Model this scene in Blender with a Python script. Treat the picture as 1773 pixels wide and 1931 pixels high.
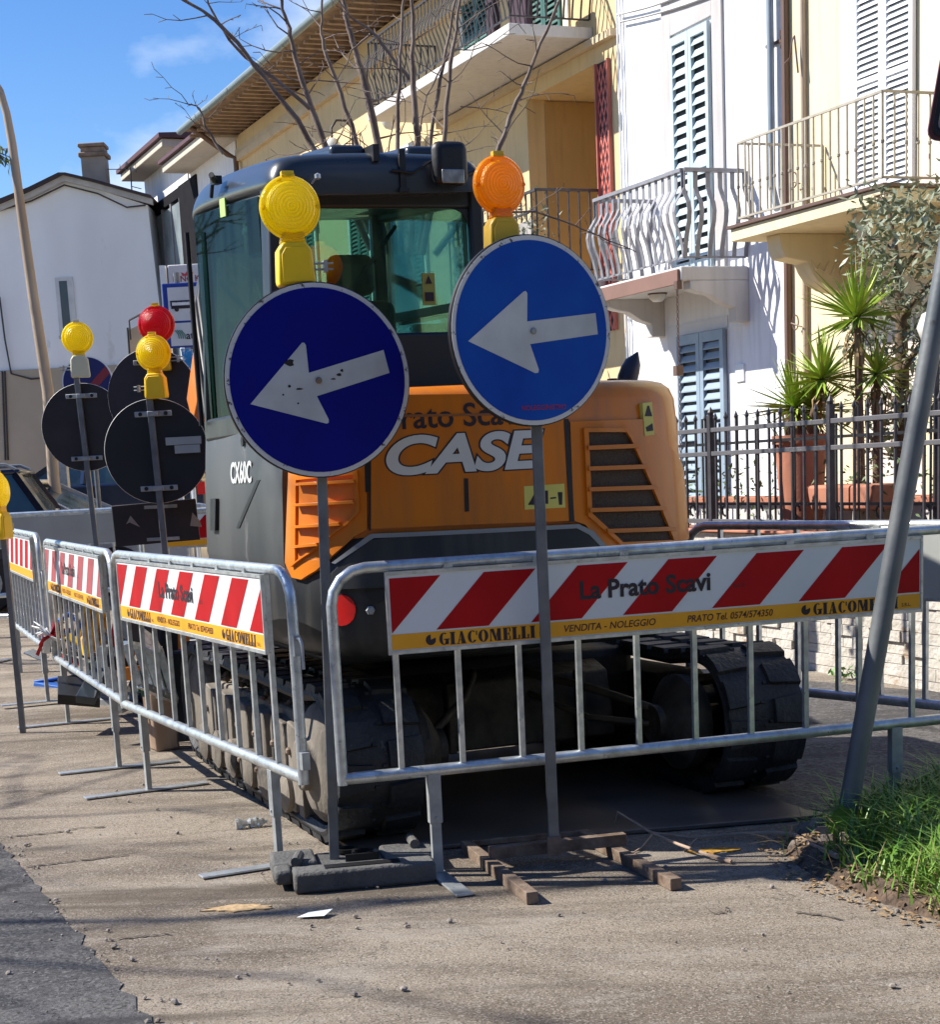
import bpy, bmesh, math, random
from math import sin, cos, pi, radians as R, atan2, sqrt
from mathutils import Vector as V, Matrix, noise as mnoise
random.seed(11)
S = bpy.context.scene
for o in list(bpy.data.objects): bpy.data.objects.remove(o)
COL = S.collection
# ------------------------------------------------------------------ camera
H = 1.4
FPX, PX, PY, PITCH, ROLL = 3125., 830., 1478., .1881, -.0518      # photo pixels (1773 x 1931)
FW = V((0, cos(PITCH), -sin(PITCH))); UP0 = V((0, sin(PITCH), cos(PITCH))); R0 = V((1, 0, 0))
RT = cos(ROLL)*R0 + sin(ROLL)*UP0; UP = -sin(ROLL)*R0 + cos(ROLL)*UP0
CP = V((0, 0, H))
cam = bpy.data.cameras.new('camera'); camo = bpy.data.objects.new('camera', cam); COL.objects.link(camo)
m = Matrix((RT, UP, -FW)).transposed().to_4x4(); m.translation = CP; camo.matrix_world = m
cam.sensor_fit = 'VERTICAL'; cam.sensor_height = 24; cam.lens = FPX/1931*24
cam.shift_x = (886.5-PX)/1931; cam.shift_y = (PY-965.5)/1931
cam.clip_start = .05; cam.clip_end = 2000; S.camera = camo
def ray(x, y): return FW + RT*((x-PX)/FPX) - UP*((y-PY)/FPX)
def G(x, y, z=0):
    d = ray(x, y); return CP + d*((z-H)/d.z)
def W(x, y, Y):
    d = ray(x, y); return CP + d*(Y/d.y)
def PLN(x, y, p0, n):
    d = ray(x, y); n = V(n); return CP + d*(n.dot(V(p0)-CP)/n.dot(d))
# ------------------------------------------------------------------ light
SUN_HEAD, SUN_EL = R(-80), R(42)
w = bpy.data.worlds.new('World'); S.world = w; w.use_nodes = True
nt = w.node_tree; nt.nodes.clear()
def N(t, **k):
    n = nt.nodes.new(t)
    for a, b in k.items(): setattr(n, a, b)
    return n
L = lambda a, b: nt.links.new(a, b)
sky = N('ShaderNodeTexSky', sky_type='NISHITA', sun_disc=False, sun_elevation=SUN_EL, sun_rotation=SUN_HEAD, air_density=1.0, dust_density=.1, ozone_density=2.6)
tc = N('ShaderNodeTexCoord'); mp = N('ShaderNodeMapping'); mp.inputs['Scale'].default_value = (3.2, 3.2, 7)
nz = N('ShaderNodeTexNoise'); nz.inputs['Scale'].default_value = 1.3; nz.inputs['Detail'].default_value = 7; nz.inputs['Roughness'].default_value = .55
L(tc.outputs['Generated'], mp.inputs[0]); L(mp.outputs[0], nz.inputs[0])
sep = N('ShaderNodeSeparateXYZ'); L(tc.outputs['Generated'], sep.inputs[0])
lowm = N('ShaderNodeMapRange'); lowm.inputs[1].default_value = .10; lowm.inputs[2].default_value = .42; lowm.inputs[3].default_value = .08; lowm.inputs[4].default_value = -.15
L(sep.outputs[2], lowm.inputs[0])
side = N('ShaderNodeMapRange'); side.inputs[1].default_value = -.24; side.inputs[2].default_value = -.14; side.inputs[3].default_value = -.12; side.inputs[4].default_value = .13; L(sep.outputs[0], side.inputs[0])
ad0 = N('ShaderNodeMath', operation='ADD'); L(lowm.outputs[0], ad0.inputs[0]); L(side.outputs[0], ad0.inputs[1])
ad = N('ShaderNodeMath', operation='ADD'); L(nz.outputs[0], ad.inputs[0]); L(ad0.outputs[0], ad.inputs[1])
cr = N('ShaderNodeMapRange'); cr.inputs[1].default_value = .53; cr.inputs[2].default_value = .72; cr.inputs[4].default_value = .8; L(ad.outputs[0], cr.inputs[0])
hs = N('ShaderNodeHueSaturation'); hs.inputs['Saturation'].default_value = 1.32; hs.inputs['Hue'].default_value = .512; L(sky.outputs[0], hs.inputs['Color'])
mx = N('ShaderNodeMixRGB'); mx.inputs[2].default_value = (6.6, 7.1, 7.9, 1); L(cr.outputs[0], mx.inputs[0]); L(hs.outputs[0], mx.inputs[1])
bg = N('ShaderNodeBackground'); bg.inputs[1].default_value = .095; L(mx.outputs[0], bg.inputs[0])
ow = N('ShaderNodeOutputWorld'); L(bg.outputs[0], ow.inputs[0])
sl = bpy.data.lights.new('sun', 'SUN'); sl.energy = 5.0; sl.angle = R(.5); sl.color = (1, .95, .87)
so = bpy.data.objects.new('sun', sl); COL.objects.link(so)
SD = V((sin(SUN_HEAD)*cos(SUN_EL), cos(SUN_HEAD)*cos(SUN_EL), sin(SUN_EL)))
so.rotation_euler = SD.to_track_quat('Z', 'Y').to_euler()
S.view_settings.view_transform = 'Standard'; S.view_settings.look = 'None'; S.view_settings.exposure = .8; S.view_settings.gamma = 1
# ------------------------------------------------------------------ materials
MATS = {}
def mat(name, col, rough=.6, metal=0., var=.12, vs=4., bump=0., bs=40., col2=None, spec=.5, coat=0., trans=0., wear=None, wsc=6., wth=.62, detail=5, stretch=None, rvar=.1, streak=None, sst=.5):
    if name in MATS: return MATS[name]
    m = bpy.data.materials.new(name); m.use_nodes = True; t = m.node_tree; n = t.nodes; l = t.links
    b = n['Principled BSDF']; b.inputs['Roughness'].default_value = rough; b.inputs['Metallic'].default_value = metal
    b.inputs['Specular IOR Level'].default_value = spec; b.inputs['Coat Weight'].default_value = coat; b.inputs['Coat Roughness'].default_value = .08
    if trans: b.inputs['Transmission Weight'].default_value = trans
    tc = n.new('ShaderNodeTexCoord'); src = tc.outputs['Object']
    if stretch:
        mpp = n.new('ShaderNodeMapping'); mpp.inputs['Scale'].default_value = stretch; l.new(src, mpp.inputs[0]); src = mpp.outputs[0]
    nz = n.new('ShaderNodeTexNoise'); nz.inputs['Scale'].default_value = vs; nz.inputs['Detail'].default_value = detail; l.new(src, nz.inputs[0])
    mr = n.new('ShaderNodeMapRange'); mr.inputs[1].default_value = .3; mr.inputs[2].default_value = .7; l.new(nz.outputs[0], mr.inputs[0])
    mx = n.new('ShaderNodeMixRGB'); c = col
    c2 = col2 or tuple(max(0, x*(1-var)) for x in c); c1 = c if col2 else tuple(min(1, x*(1+var*.6)) for x in c)
    mx.inputs[1].default_value = (*c1, 1); mx.inputs[2].default_value = (*c2, 1); l.new(mr.outputs[0], mx.inputs[0]); out = mx.outputs[0]
    if wear:
        wn = n.new('ShaderNodeTexNoise'); wn.inputs['Scale'].default_value = wsc; wn.inputs['Detail'].default_value = 8; wn.inputs['Roughness'].default_value = .65; l.new(src, wn.inputs[0])
        wr = n.new('ShaderNodeMapRange'); wr.inputs[1].default_value = wth; wr.inputs[2].default_value = wth+.05; l.new(wn.outputs[0], wr.inputs[0])
        mw = n.new('ShaderNodeMixRGB'); mw.inputs[2].default_value = (*wear, 1); l.new(out, mw.inputs[1]); l.new(wr.outputs[0], mw.inputs[0]); out = mw.outputs[0]
    if streak:
        sm = n.new('ShaderNodeMapping'); sm.inputs['Scale'].default_value = (7, 7, .8); l.new(tc.outputs['Object'], sm.inputs[0]); sn = n.new('ShaderNodeTexNoise'); sn.inputs['Scale'].default_value = 1.6; sn.inputs['Detail'].default_value = 7; l.new(sm.outputs[0], sn.inputs[0])
        sr_ = n.new('ShaderNodeMapRange'); sr_.inputs[1].default_value = .48; sr_.inputs[2].default_value = .75; sr_.inputs[4].default_value = sst; l.new(sn.outputs[0], sr_.inputs[0]); mq = n.new('ShaderNodeMixRGB'); mq.inputs[2].default_value = (*streak, 1); l.new(out, mq.inputs[1]); l.new(sr_.outputs[0], mq.inputs[0]); out = mq.outputs[0]
    l.new(out, b.inputs['Base Color'])
    rr = n.new('ShaderNodeMapRange'); rr.inputs[3].default_value = max(.03, rough-rvar); rr.inputs[4].default_value = min(1, rough+rvar); l.new(nz.outputs[0], rr.inputs[0]); l.new(rr.outputs[0], b.inputs['Roughness'])
    if bump:
        bn = n.new('ShaderNodeTexNoise'); bn.inputs['Scale'].default_value = bs; bn.inputs['Detail'].default_value = 6; l.new(src, bn.inputs[0])
        bp = n.new('ShaderNodeBump'); bp.inputs['Strength'].default_value = bump; bp.inputs['Distance'].default_value = .02; l.new(bn.outputs[0], bp.inputs['Height']); l.new(bp.outputs[0], b.inputs['Normal'])
    MATS[name] = m; return m
galv = mat('galvanised steel', (.56, .60, .61), .36, .65, .3, 22, .08, 60, wear=(.34, .36, .36), wsc=30, wth=.6)
galvd = mat('dull galvanised steel', (.36, .38, .38), .55, .4, .3, 14, .1, 60)
polem = mat('grey pole steel', (.17, .18, .185), .5, .35, .3, 10, .1, 50, wear=(.14, .12, .1), wsc=14, wth=.63)
rust = mat('rusty steel', (.13, .085, .055), .75, .3, .4, 18, .3, 60, col2=(.27, .205, .155))
orange = mat('orange machine paint', (.68, .19, .008), .38, 0, .12, 2.2, .015, 8, coat=.18, spec=.35, streak=(.30, .12, .04), sst=.6, wear=(.46, .20, .07), wsc=3, wth=.66)
orange2 = mat('orange louvre plastic', (.60, .17, .008), .45, 0, .1, 3)
grille = mat('brown grille mesh', (.055, .028, .012), .6, 0, .5, 160, .4, 220)
cwt = mat('charcoal counterweight paint', (.014, .017, .021), .45, 0, .35, 2.4, .05, 14, spec=.35, streak=(.09, .088, .08), sst=.6, col2=(.032, .035, .038), wear=(.08, .08, .078), wsc=5, wth=.66)
cabp = mat('dark grey cab paint', (.035, .043, .053), .3, .1, .2, 3, .02, 14, coat=.2, wear=(.12, .12, .12), wsc=4, wth=.68)
sidep = mat('dusty grey side panel', (.040, .044, .046), .5, 0, .3, 2, .03, 20, col2=(.085, .088, .086), wear=(.14, .14, .135), wsc=4, wth=.6, stretch=(1, 1, .35))
blk = mat('black plastic', (.007, .007, .008), .5, 0, .3, 10, .05, 60)
rubber = mat('dusty rubber', (.010, .012, .016), .55, 0, .5, 7, .35, 50, spec=.4, col2=(.035, .037, .04), wear=(.13, .12, .105), wsc=9, wth=.64)
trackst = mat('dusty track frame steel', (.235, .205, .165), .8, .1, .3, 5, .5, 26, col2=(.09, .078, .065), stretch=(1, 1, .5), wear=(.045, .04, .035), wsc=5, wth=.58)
soil = mat('dry soil', (.16, .105, .06), .95, 0, .5, 12, .8, 40)
white = mat('white reflective film', (.72, .75, .76), .45, 0, .08, 6, .0)
redf = mat('red reflective film', (.42, .002, .006), .5, 0, .15, 5, spec=.2)
yelf = mat('amber printed film', (.80, .36, .008), .5, 0, .1, 5)
ink = mat('dark print', (.02, .012, .02), .6)
inkr = mat('maroon print', (.06, .012, .012), .6)
ltr = mat('light grey decal', (.62, .64, .62), .5, 0, .06)
decal = mat('yellow safety decal', (.66, .58, .12), .5)
redr = mat('red reflector', (.62, .015, .012), .3, 0, .15, 30)
glassy = None
def glass(name, tint, gl=.12, rough=.02, dirt=.12, gmax=.6):
    m = bpy.data.materials.new(name); m.use_nodes = True; t = m.node_tree; n = t.nodes; l = t.links; n.clear()
    o = n.new('ShaderNodeOutputMaterial'); tr = n.new('ShaderNodeBsdfTransparent'); tr.inputs[0].default_value = (*tint, 1)
    g = n.new('ShaderNodeBsdfGlossy'); g.inputs['Roughness'].default_value = rough; g.inputs[0].default_value = (.9, .95, 1, 1)
    f = n.new('ShaderNodeLayerWeight'); f.inputs[0].default_value = .2
    ma = n.new('ShaderNodeMapRange'); ma.inputs[3].default_value = gl; ma.inputs[4].default_value = gmax; l.new(f.outputs['Fresnel'], ma.inputs[0])
    tc = n.new('ShaderNodeTexCoord'); nz = n.new('ShaderNodeTexNoise'); nz.inputs['Scale'].default_value = 2.5; nz.inputs['Detail'].default_value = 6
    mp = n.new('ShaderNodeMapping'); mp.inputs['Scale'].default_value = (3, 3, .5); l.new(tc.outputs['Object'], mp.inputs[0]); l.new(mp.outputs[0], nz.inputs[0])
    df = n.new('ShaderNodeBsdfDiffuse'); df.inputs[0].default_value = (.02, .045, .04, 1)
    mr = n.new('ShaderNodeMapRange'); mr.inputs[1].default_value = .35; mr.inputs[2].default_value = .8; mr.inputs[3].default_value = .02; mr.inputs[4].default_value = dirt; l.new(nz.outputs[0], mr.inputs[0])
    m1 = n.new('ShaderNodeMixShader'); l.new(mr.outputs[0], m1.inputs[0]); l.new(tr.outputs[0], m1.inputs[1]); l.new(df.outputs[0], m1.inputs[2])
    m2 = n.new('ShaderNodeMixShader'); l.new(ma.outputs[0], m2.inputs[0]); l.new(m1.outputs[0], m2.inputs[1]); l.new(g.outputs[0], m2.inputs[2]); l.new(m2.outputs[0], o.inputs[0]); return m
cabglass = glass('tinted cab glass', (.62, .80, .77), .09, dirt=.02)
sideglass = glass('dusty green side glass', (.22, .36, .32), .015, dirt=.55, gmax=.22)
carglass = mat('dark car glass', (.03, .06, .07), .06, 0, .3, 3, spec=.9)
def lens(name, c):
    m = bpy.data.materials.new(name); m.use_nodes = True; t = m.node_tree; n = t.nodes; l = t.links; b = n['Principled BSDF']
    b.inputs['Base Color'].default_value = (*c, 1); b.inputs['Roughness'].default_value = .18; b.inputs['Coat Weight'].default_value = .5
    tl = n.new('ShaderNodeBsdfTranslucent'); tl.inputs[0].default_value = (*c, 1)
    tc = n.new('ShaderNodeTexCoord'); sp = n.new('ShaderNodeSeparateXYZ'); l.new(tc.outputs['Object'], sp.inputs[0]); sbz = n.new('ShaderNodeMath'); sbz.operation = 'SUBTRACT'; sbz.inputs[1].default_value = .265; l.new(sp.outputs[2], sbz.inputs[0])
    cb = n.new('ShaderNodeCombineXYZ'); l.new(sp.outputs[0], cb.inputs[0]); l.new(sbz.outputs[0], cb.inputs[2])
    wv = n.new('ShaderNodeTexWave'); wv.wave_type = 'RINGS'; wv.rings_direction = 'SPHERICAL'; wv.inputs['Scale'].default_value = 26; wv.inputs['Distortion'].default_value = 2.5; wv.inputs['Detail'].default_value = 2; wv.inputs['Detail Scale'].default_value = 6; l.new(cb.outputs[0], wv.inputs[0])
    bp = n.new('ShaderNodeBump'); bp.inputs['Strength'].default_value = .55; bp.inputs['Distance'].default_value = .006; l.new(wv.outputs[0], bp.inputs['Height']); l.new(bp.outputs[0], b.inputs['Normal']); l.new(bp.outputs[0], tl.inputs['Normal'])
    ms = n.new('ShaderNodeMixShader'); ms.inputs[0].default_value = .58; l.new(b.outputs[0], ms.inputs[1]); l.new(tl.outputs[0], ms.inputs[2]); l.new(ms.outputs[0], n['Material Output'].inputs[0]); return m
lyel = lens('yellow lens plastic', (.98, .80, .005)); lora = lens('orange lens plastic', (.98, .45, .004)); lred = lens('red lens plastic', (.75, .01, .02))
ybody = mat('yellow lamp housing plastic', (.92, .60, .005), .4, 0, .08, 6); obody = mat('amber lamp housing plastic', (.75, .44, .01), .4, 0, .08, 6)
# ------------------------------------------------------------------ mesh helpers
class MB:
    def __init__(s): s.v = []; s.f = []
    def add(s, vs, fs):
        k = len(s.v); s.v += [tuple(x) for x in vs]; s.f += [tuple(i+k for i in f) for f in fs]; return s
    def box(s, x0, x1, y0, y1, z0, z1, M=None):
        p = [V((x, y, z)) for z in (z0, z1) for x, y in ((x0, y0), (x1, y0), (x1, y1), (x0, y1))]
        if M is not None: p = [M @ q for q in p]
        return s.add(p, [(3, 2, 1, 0), (4, 5, 6, 7), (0, 1, 5, 4), (1, 2, 6, 5), (2, 3, 7, 6), (3, 0, 4, 7)])
    def bar(s, a, b, w, h=None, up=V((0, 0, 1))):
        a = V(a); b = V(b); h = h or w; d = (b-a).normalized()
        if abs(d.dot(up)) > .98: up = V((0, 1, 0)) if abs(d.y) < .9 else V((1, 0, 0))
        r = d.cross(up).normalized(); u = r.cross(d)
        p = [q + r*(w/2*i) + u*(h/2*j) for q in (a, b) for i, j in ((-1, -1), (1, -1), (1, 1), (-1, 1))]
        return s.add(p, [(0, 1, 2, 3), (7, 6, 5, 4), (0, 4, 5, 1), (1, 5, 6, 2), (2, 6, 7, 3), (3, 7, 4, 0)])
    def tube(s, path, r, n=8, cap=True):
        P = [V(p) for p in path]; rs = r if isinstance(r, (list, tuple)) else [r]*len(P); k = len(s.v); pu = None; vs = []
        for i, p in enumerate(P):
            d = (P[min(i+1, len(P)-1)]-P[max(i-1, 0)]).normalized()
            if pu is None: pu = V((0, 0, 1)) if abs(d.z) < .9 else V((0, 1, 0))
            a = d.cross(pu).normalized(); b = a.cross(d).normalized(); pu = b
            vs += [p + a*(rs[i]*cos(2*pi*j/n)) + b*(rs[i]*sin(2*pi*j/n)) for j in range(n)]
        fs = [(i*n+j, i*n+(j+1) % n, (i+1)*n+(j+1) % n, (i+1)*n+j) for i in range(len(P)-1) for j in range(n)]
        if cap: fs += [tuple(reversed(range(n))), tuple((len(P)-1)*n+j for j in range(n))]
        return s.add(vs, fs)
    def prism(s, pts, f0, f1):    # pts 2D, f0/f1 map (a,b)->3D
        n = len(pts); vs = [f0(*p) for p in pts]+[f1(*p) for p in pts]
        return s.add(vs, [tuple(range(n)), tuple(reversed(range(n, 2*n)))] + [(i, i+n, (i+1) % n+n, (i+1) % n) for i in range(n)])
    def xz(s, pts, y0, y1): return s.prism(pts, lambda a, b: (a, y0, b), lambda a, b: (a, y1, b))
    def yz(s, pts, x0, x1): return s.prism(pts, lambda a, b: (x0, a, b), lambda a, b: (x1, a, b))
    def xy(s, pts, z0, z1): return s.prism(pts, lambda a, b: (a, b, z0), lambda a, b: (a, b, z1))
    def lathe(s, prof, M=None, n=32):   # prof (r, h) about local z
        vs = [V((r*cos(2*pi*j/n), r*sin(2*pi*j/n), h)) for r, h in prof for j in range(n)]
        if M is not None: vs = [M @ v for v in vs]
        m = len(prof); return s.add(vs, [(i*n+j, i*n+(j+1) % n, (i+1)*n+(j+1) % n, (i+1)*n+j) for i in range(m-1) for j in range(n)] + [tuple(reversed(range(n))), tuple((m-1)*n+j for j in range(n))])
    def xf(s, M): s.v = [tuple(M @ V(v)) for v in s.v]; return s
    def build(s, name, m, parent=None, bev=0, smooth=35, seg=2, **k):
        me = bpy.data.meshes.new(name); me.from_pydata(s.v, [], s.f); me.validate(); 
        b = bmesh.new(); b.from_mesh(me); bmesh.ops.recalc_face_normals(b, faces=b.faces); b.to_mesh(me); b.free()
        me.materials.append(m); return link(name, me, parent, bev, smooth, seg, **k)
def link(name, me, parent=None, bev=0, smooth=35, seg=2, label=None, cat=None, group=None, kind=None):
    o = bpy.data.objects.new(name, me); COL.objects.link(o); o.parent = parent
    if smooth and me.polygons:
        me.shade_smooth()
        if smooth < 180: me.set_sharp_from_angle(angle=R(smooth))
    if bev:
        md = o.modifiers.new('bevel', 'BEVEL'); md.width = bev; md.segments = seg; md.limit_method = 'ANGLE'; md.angle_limit = R(40)
    for a, b in (('label', label), ('category', cat), ('group', group), ('kind', kind)):
        if b: o[a] = b
    return o
def thing(name, label, cat, loc=(0, 0, 0), rz=0, group=None):
    o = bpy.data.objects.new(name, None); COL.objects.link(o); o.empty_display_size = .2
    o.location = loc; o.rotation_euler = (0, 0, rz); o['label'] = label; o['category'] = cat
    if group: o['group'] = group
    return o
def shape_text(s, size, shear=0, bold=0, align='CENTER', ext=0, sx=1, spacing=1, res=3):
    c = bpy.data.curves.new('t', 'FONT'); c.body = s; c.size = size; c.shear = shear; c.offset = bold*size; c.align_x = align; c.align_y = 'CENTER'; c.resolution_u = res; c.space_character = spacing; c.extrude = ext
    o = bpy.data.objects.new('t', c); COL.objects.link(o); dg = bpy.context.evaluated_depsgraph_get()
    me = bpy.data.meshes.new_from_object(o.evaluated_get(dg)); bpy.data.objects.remove(o); bpy.data.curves.remove(c)
    for v in me.vertices: v.co.x *= sx
    return me
def text(name, s, size, m, parent, M, **k):    # flat lettering: text plane x,y -> M
    lab = k.pop('label', None); me = shape_text(s, size, **k); me.transform(M); me.materials.append(m); o = link(name, me, parent, smooth=0)
    if lab: o['label'] = lab
    return o
def FR(x, y, z, rx=90, rz=0):   # text frame facing -y at point
    return Matrix.Translation((x, y, z)) @ Matrix.Rotation(R(rz), 4, 'Z') @ Matrix.Rotation(R(rx), 4, 'X')
def gz(x, y): return max(0, y-10)*.02
# ------------------------------------------------------------------ ground
def groundmat(name, ca, cb, cc, sc, bump):
    m = bpy.data.materials.new(name); m.use_nodes = True; t = m.node_tree; n = t.nodes; l = t.links; b = n['Principled BSDF']; b.inputs['Roughness'].default_value = .92; b.inputs['Specular IOR Level'].default_value = .25
    tc = n.new('ShaderNodeTexCoord')
    def noi(s, d=6, r=.6, st=None, dist=0):
        x = n.new('ShaderNodeTexNoise'); x.inputs['Scale'].default_value = s; x.inputs['Detail'].default_value = d; x.inputs['Roughness'].default_value = r; x.inputs['Distortion'].default_value = dist
        if st:
            mp = n.new('ShaderNodeMapping'); mp.inputs['Scale'].default_value = st; mp.inputs['Rotation'].default_value = (0, 0, R(4)); l.new(tc.outputs['Object'], mp.inputs[0]); l.new(mp.outputs[0], x.inputs[0])
        else: l.new(tc.outputs['Object'], x.inputs[0])
        return x
    def rng(o, a, b_, c=0, d=1):
        x = n.new('ShaderNodeMapRange'); x.inputs[1].default_value = a; x.inputs[2].default_value = b_; x.inputs[3].default_value = c; x.inputs[4].default_value = d; l.new(o, x.inputs[0]); return x.outputs[0]
    def mix(a, c, f, mode='MIX'):
        x = n.new('ShaderNodeMixRGB'); x.blend_type = mode
        for i, q in ((1, a), (2, c)):
            if isinstance(q, tuple): x.inputs[i].default_value = (*q, 1)
            else: l.new(q, x.inputs[i])
        if isinstance(f, float): x.inputs[0].default_value = f
        else: l.new(f, x.inputs[0])
        return x.outputs[0]
    def mulf(a, b_):
        x = n.new('ShaderNodeMath'); x.operation = 'MULTIPLY'; l.new(a, x.inputs[0]); l.new(b_, x.inputs[1]); return x.outputs[0]
    big = noi(.9, 5, .6, (.7, 1.6, 1), .6); mid = noi(5, 7, .7, (.8, 1.5, 1)); fine = noi(sc, 5, .75); vor = n.new('ShaderNodeTexVoronoi'); vor.inputs['Scale'].default_value = sc*.55; l.new(tc.outputs['Object'], vor.inputs[0])
    c = mix(ca, cb, rng(big.outputs[0], .42, .58)); c = mix(c, cc, rng(mid.outputs[0], .52, .68, 0, .7))
    c = mix(c, tuple(x*.42 for x in ca), rng(fine.outputs[0], .5, .74, 0, .85)); c = mix(c, tuple(min(1, x*1.75) for x in cc), rng(fine.outputs[0], .47, .3, 0, .55))
    sv = n.new('ShaderNodeTexVoronoi'); sv.inputs['Scale'].default_value = sc*1.15; l.new(tc.outputs['Object'], sv.inputs[0]); ss = n.new('ShaderNodeSeparateColor'); l.new(sv.outputs['Color'], ss.inputs[0])
    c = mix(c, tuple(x*.28 for x in ca), rng(ss.outputs[0], .68, .98, 0, .65)); c = mix(c, tuple(min(1, x*1.5) for x in cc), rng(ss.outputs[1], .74, 1.0, 0, .6))
    c = mix(c, tuple(x*.55 for x in ca), rng(noi(1.1, 6, .6, (.35, 2.2, 1), .8).outputs[0], .53, .66, 0, .75)); c = mix(c, tuple(min(1, x*1.25) for x in cc), rng(noi(1.7, 7, .65, (.6, 1.6, 1)).outputs[0], .56, .70, 0, .6))
    c = mix(c, tuple(x*.30 for x in ca), rng(noi(2.3, 4, .5).outputs[0], .66, .71, 0, .7))
    cv = n.new('ShaderNodeTexVoronoi'); cv.feature = 'DISTANCE_TO_EDGE'; cv.inputs['Scale'].default_value = .55; ds = noi(1.6, 6, .7)
    va = n.new('ShaderNodeVectorMath'); va.operation = 'ADD'; l.new(tc.outputs['Object'], va.inputs[0]); l.new(ds.outputs['Color'], va.inputs[1]); l.new(va.outputs[0], cv.inputs[0])
    c = mix(c, tuple(x*.4 for x in ca), mulf(rng(cv.outputs[0], .006, .002, 0, .5), rng(big.outputs[0], .5, .6)))
    l.new(c, b.inputs['Base Color'])
    bp = n.new('ShaderNodeBump'); bp.inputs['Strength'].default_value = bump; bp.inputs['Distance'].default_value = .010; l.new(fine.outputs[0], bp.inputs['Height'])
    b2 = n.new('ShaderNodeBump'); b2.inputs['Strength'].default_value = bump*.3; b2.inputs['Distance'].default_value = .004; l.new(vor.outputs[0], b2.inputs['Height']); l.new(bp.outputs[0], b2.inputs['Normal'])
    l.new(b2.outputs[0], b.inputs['Normal']); return m
gm = groundmat('worn pavement', (.185, .148, .110), (.33, .275, .21), (.34, .30, .25), 150, .85)
rm = groundmat('dark asphalt', (.085, .083, .085), (.125, .12, .118), (.15, .145, .14), 85, 1.0)
pm = groundmat('patched asphalt', (.085, .08, .078), (.12, .11, .10), (.15, .14, .13), 60, .8)
g = MB(); xs = [-300, -60, -20, -8, -3, 0, 3, 8, 20, 60, 300]; ys = [-40, -5, 0, 5, 10, 14, 20, 30, 50, 90, 400]
g.add([(x, y, gz(x, min(y, 60))) for y in ys for x in xs], [(j*11+i, j*11+i+1, (j+1)*11+i+1, (j+1)*11+i) for j in range(10) for i in range(10)])
g.build('ground', gm, kind='structure')
edge = []
A, B = G(0, 1590), G(300, 1945); d = (B-A)
for i in range(-14, 60):
    p = A + d*(i/44*1.1); p += V((mnoise.noise(V((i*.9, 0, 0)))*.035, 0, 0)); edge.append((p.x, p.y))
g = MB(); g.prism([(-9, edge[0][1])]+edge+[(-9, edge[-1][1])], lambda a, b: (a, b, -.02), lambda a, b: (a, b, .004)); g.build('road', rm, kind='structure', smooth=0)
g = MB(); q = [(1.5, 6.35), (2.9, 6.6), (3.2, 8.9), (2.2, 10.2), (1.1, 10.4), (.9, 7)]; g.prism(q, lambda a, b: (a, b, -.02), lambda a, b: (a, b, .004)); g.build('road_patch', pm, kind='structure', smooth=0)
# steel plate the excavator stands on
g = MB(); q = [(1.46, 6.21), (-.32, 5.99), (-.95, 7.7), (.8, 8.3)]; g.xy(q, .004, .02)
g.build('steel_plate', mat('road plate steel', (.12, .10, .088), .45, .5, .4, 3, .08, 20, col2=(.2, .17, .15)), bev=.003, label='flat steel road plate lying on the ground under the excavator tracks', cat='road plate')
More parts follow.
